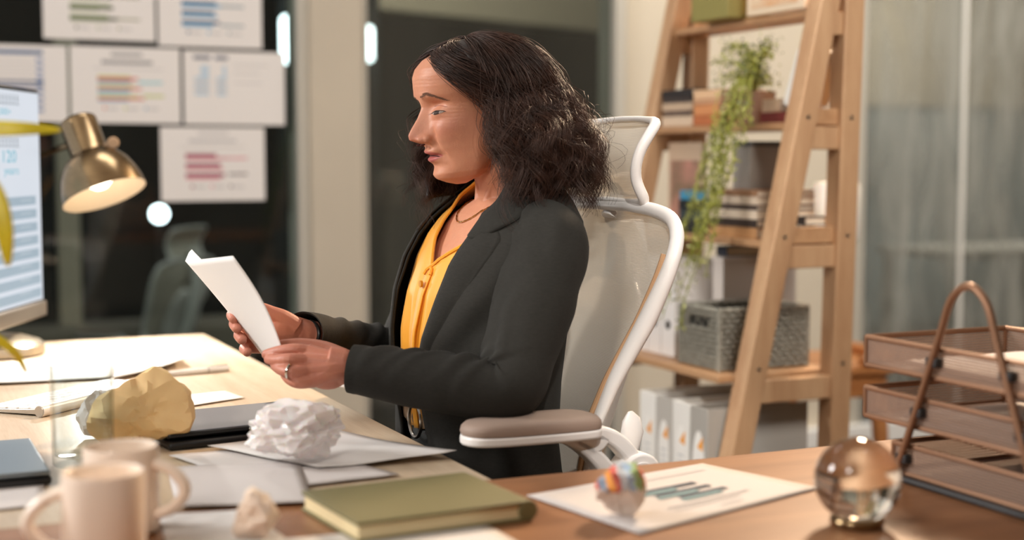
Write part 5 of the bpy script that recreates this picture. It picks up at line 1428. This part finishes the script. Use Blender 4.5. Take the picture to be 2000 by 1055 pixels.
fl.build('folded_corner', M['paper_lit'], o, angle=0, solid=.0006)
tag(o, 'white sheet of paper held up in both of her hands', 'paper')
# ================================================================ posters on the glass
INK = {'green': ((84,92,70),(176,184,150),(160,158,132)), 'blue': ((60,84,122),(104,168,206),(130,150,160)), 'multi': ((206,120,112),(190,206,130),(140,170,200)), 'red': ((150,70,92),(222,150,160),(120,108,112))}
def ink(n, c): return mat('ink_'+n, c, .7)
def poster(label, x0, y0, x1, y1, kind, tilt=0.0):
    a, c = Wl(x0, y0), Wl(x1, y1); ua, ub = uv(a)[0], uv(c)[0]; wd, h = ub-ua, a.z-c.z
    ctr = R((ua+ub)/2, WALLV-.004, (a.z+c.z)/2)
    t = thing('poster', label, 'poster', ctr, A0, 'printed charts taped to the glass'); t.rotation_euler = (0, tilt, A0)
    b = MB(); b.box((0, 0, 0), (wd, .003, h)); sh = b.build('sheet', M['poster_paper'], t)
    sx, sz = wd/(x1-x0), h/(y1-y0)
    def rect(pa, qa, pb, qb, m, name='printed_bar'):
        X0, X1, Z0, Z1 = -wd/2+(pa-x0)*sx, -wd/2+(pb-x0)*sx, h/2-(qa-y0)*sz, h/2-(qb-y0)*sz
        b = MB(); b.box(((X0+X1)/2, -.0019, (Z0+Z1)/2), (X1-X0, .0006, abs(Z0-Z1))); b.build(name, m, sh)
    return rect
M['poster_paper'] = mat('poster_paper', (232, 226, 222), .7)
GI = ink('pale_grey', (198, 194, 194)); GD = ink('mid_grey', (150, 148, 150))
def bars(rect, x0, y0, spec, m):
    for k, (dy, h, ln, mi) in enumerate(spec): rect(x0, y0+dy, x0+ln, y0+dy+h, m[mi])
def legend(rect, x, y, m, gap=40):
    for k in range(3):
        rect(x+gap*k, y-3, x+gap*k+5, y+3, m[k % len(m)], 'legend_dot'); rect(x+gap*k+8, y-1, x+gap*k+28, y+3, GI, 'legend_text')
g = [ink('green_%d' % k, c) for k, c in enumerate(INK['green'])]
r_ = poster('paper poster with olive green bar chart, above the others at top left', 81, -62, 303, 82, 'green')
for k in range(3):
    y = -14+23*k
    rect = r_; rect(133, y-3, 216-4*k, y+2, g[1]); rect(133, y+2, 219+(8 if k == 2 else 0), y+9, g[0]); rect(219, y+3, 272, y+7, g[2]) if k != 1 else None; rect(133, y+9, 190+18*(k==2), y+12, g[1])
legend(r_, 143, 57, g, 42)
bl = [ink('blue_%d' % k, c) for k, c in enumerate(INK['blue'])]
r_ = poster('paper poster with blue bar chart, at the top beside the green one', 306, -62, 511, 96, 'blue')
for k in range(3):
    y = 2+20*k
    r_(352, y, 412+(2-k)*4+(14 if k == 2 else 0), y+6, bl[0]); r_(352, y+6, 428-7*k, y+12, bl[1]); (r_(428, y+6, 475, y+10, bl[2]) if k != 1 else None)
legend(r_, 362, 66, bl, 40)
r_ = poster('paper poster with dark blue headed table, partly behind the monitor', -130, 82, 133, 239, 'table')
r_(-100, 93, 84, 101, ink('navy_band', (62, 98, 142)))
for k in range(8):
    y = 112+7*k; r_(-100, y, 66, y+1, GI, 'table_line')
for k in range(9): r_(70, 108+13*k, 84, 115+13*k, ink('blue_cell_%d' % k, (130, 148, 184)), 'table_cell')
r_(-100, 155, 84, 159, bl[0]); r_(-100, 164, 84, 169, ink('slate_band', (108, 122, 156)))
mu = [ink('multi_%d' % k, c) for k, c in enumerate(((214,132,120),(196,202,128),(132,168,196),(168,112,130),(150,204,214)))]
r_ = poster('paper poster with multicoloured bar chart, in the middle row', 136, 89, 353, 242, 'multi')
r_(215, 101, 277, 107, GD, 'title_text'); r_(196, 116, 297, 123, GD, 'title_text'); r_(180, 131, 318, 133, GI, 'rule')
for k in range(3):
    y = 146+20*k
    r_(188, y, 252+8*k, y+4, mu[1]); r_(188, y+4, 268+6*k, y+9, mu[0]); r_(188, y+9, 256-4*k, y+13, mu[3] if k == 0 else mu[2]); r_(188, y+13, 250, y+17, mu[4]) if k < 2 else None
r_(268, 157, 317, 162, mu[4]); r_(278, 184, 319, 189, mu[1])
legend(r_, 198, 212, mu, 41)
r_ = poster('paper poster with two blue number columns, at the right end of the middle row', 357, 98, 556, 245, 'columns')
nb_ = ink('column_blue', (170, 200, 222)); nh = ink('column_head', (92, 98, 118))
for x in (376, 418):
    r_(x, 108, x+33-(8 if x > 400 else 0), 115, nh, 'column_head')
    for k in range(8): r_(x+(14 if k < 3 else 2), 128+7.6*k, x+(30 if x < 400 else 22), 133+7.6*k, nb_ if k < 4 or k % 2 else GI, 'number_row')
r_(455, 124, 525, 126, GI, 'text_line'); r_(455, 140, 505, 142, GI, 'text_line'); r_(455, 160, 510, 162, GI, 'text_line')
rd = [ink('red_%d' % k, c) for k, c in enumerate(INK['red'])]
r_ = poster('paper poster with red and pink bar chart, hanging lowest', 312, 248, 517, 391, 'red')
r_(385, 257, 445, 262, GI, 'title_text'); r_(366, 271, 460, 277, GI, 'title_text'); r_(350, 285, 478, 286.5, GI, 'rule')
for k in range(3):
    y = 299+19*k
    r_(360, y, 420+8*k, y+7, rd[0]); r_(360, y+7, 438-5*k, y+12, rd[1]); (r_(424+10*k, y+(7 if k == 0 else 0), 482, y+(11 if k == 0 else 4), rd[1] if k == 0 else rd[2]) if k != 1 else None)
legend(r_, 370, 363, rd, 38)
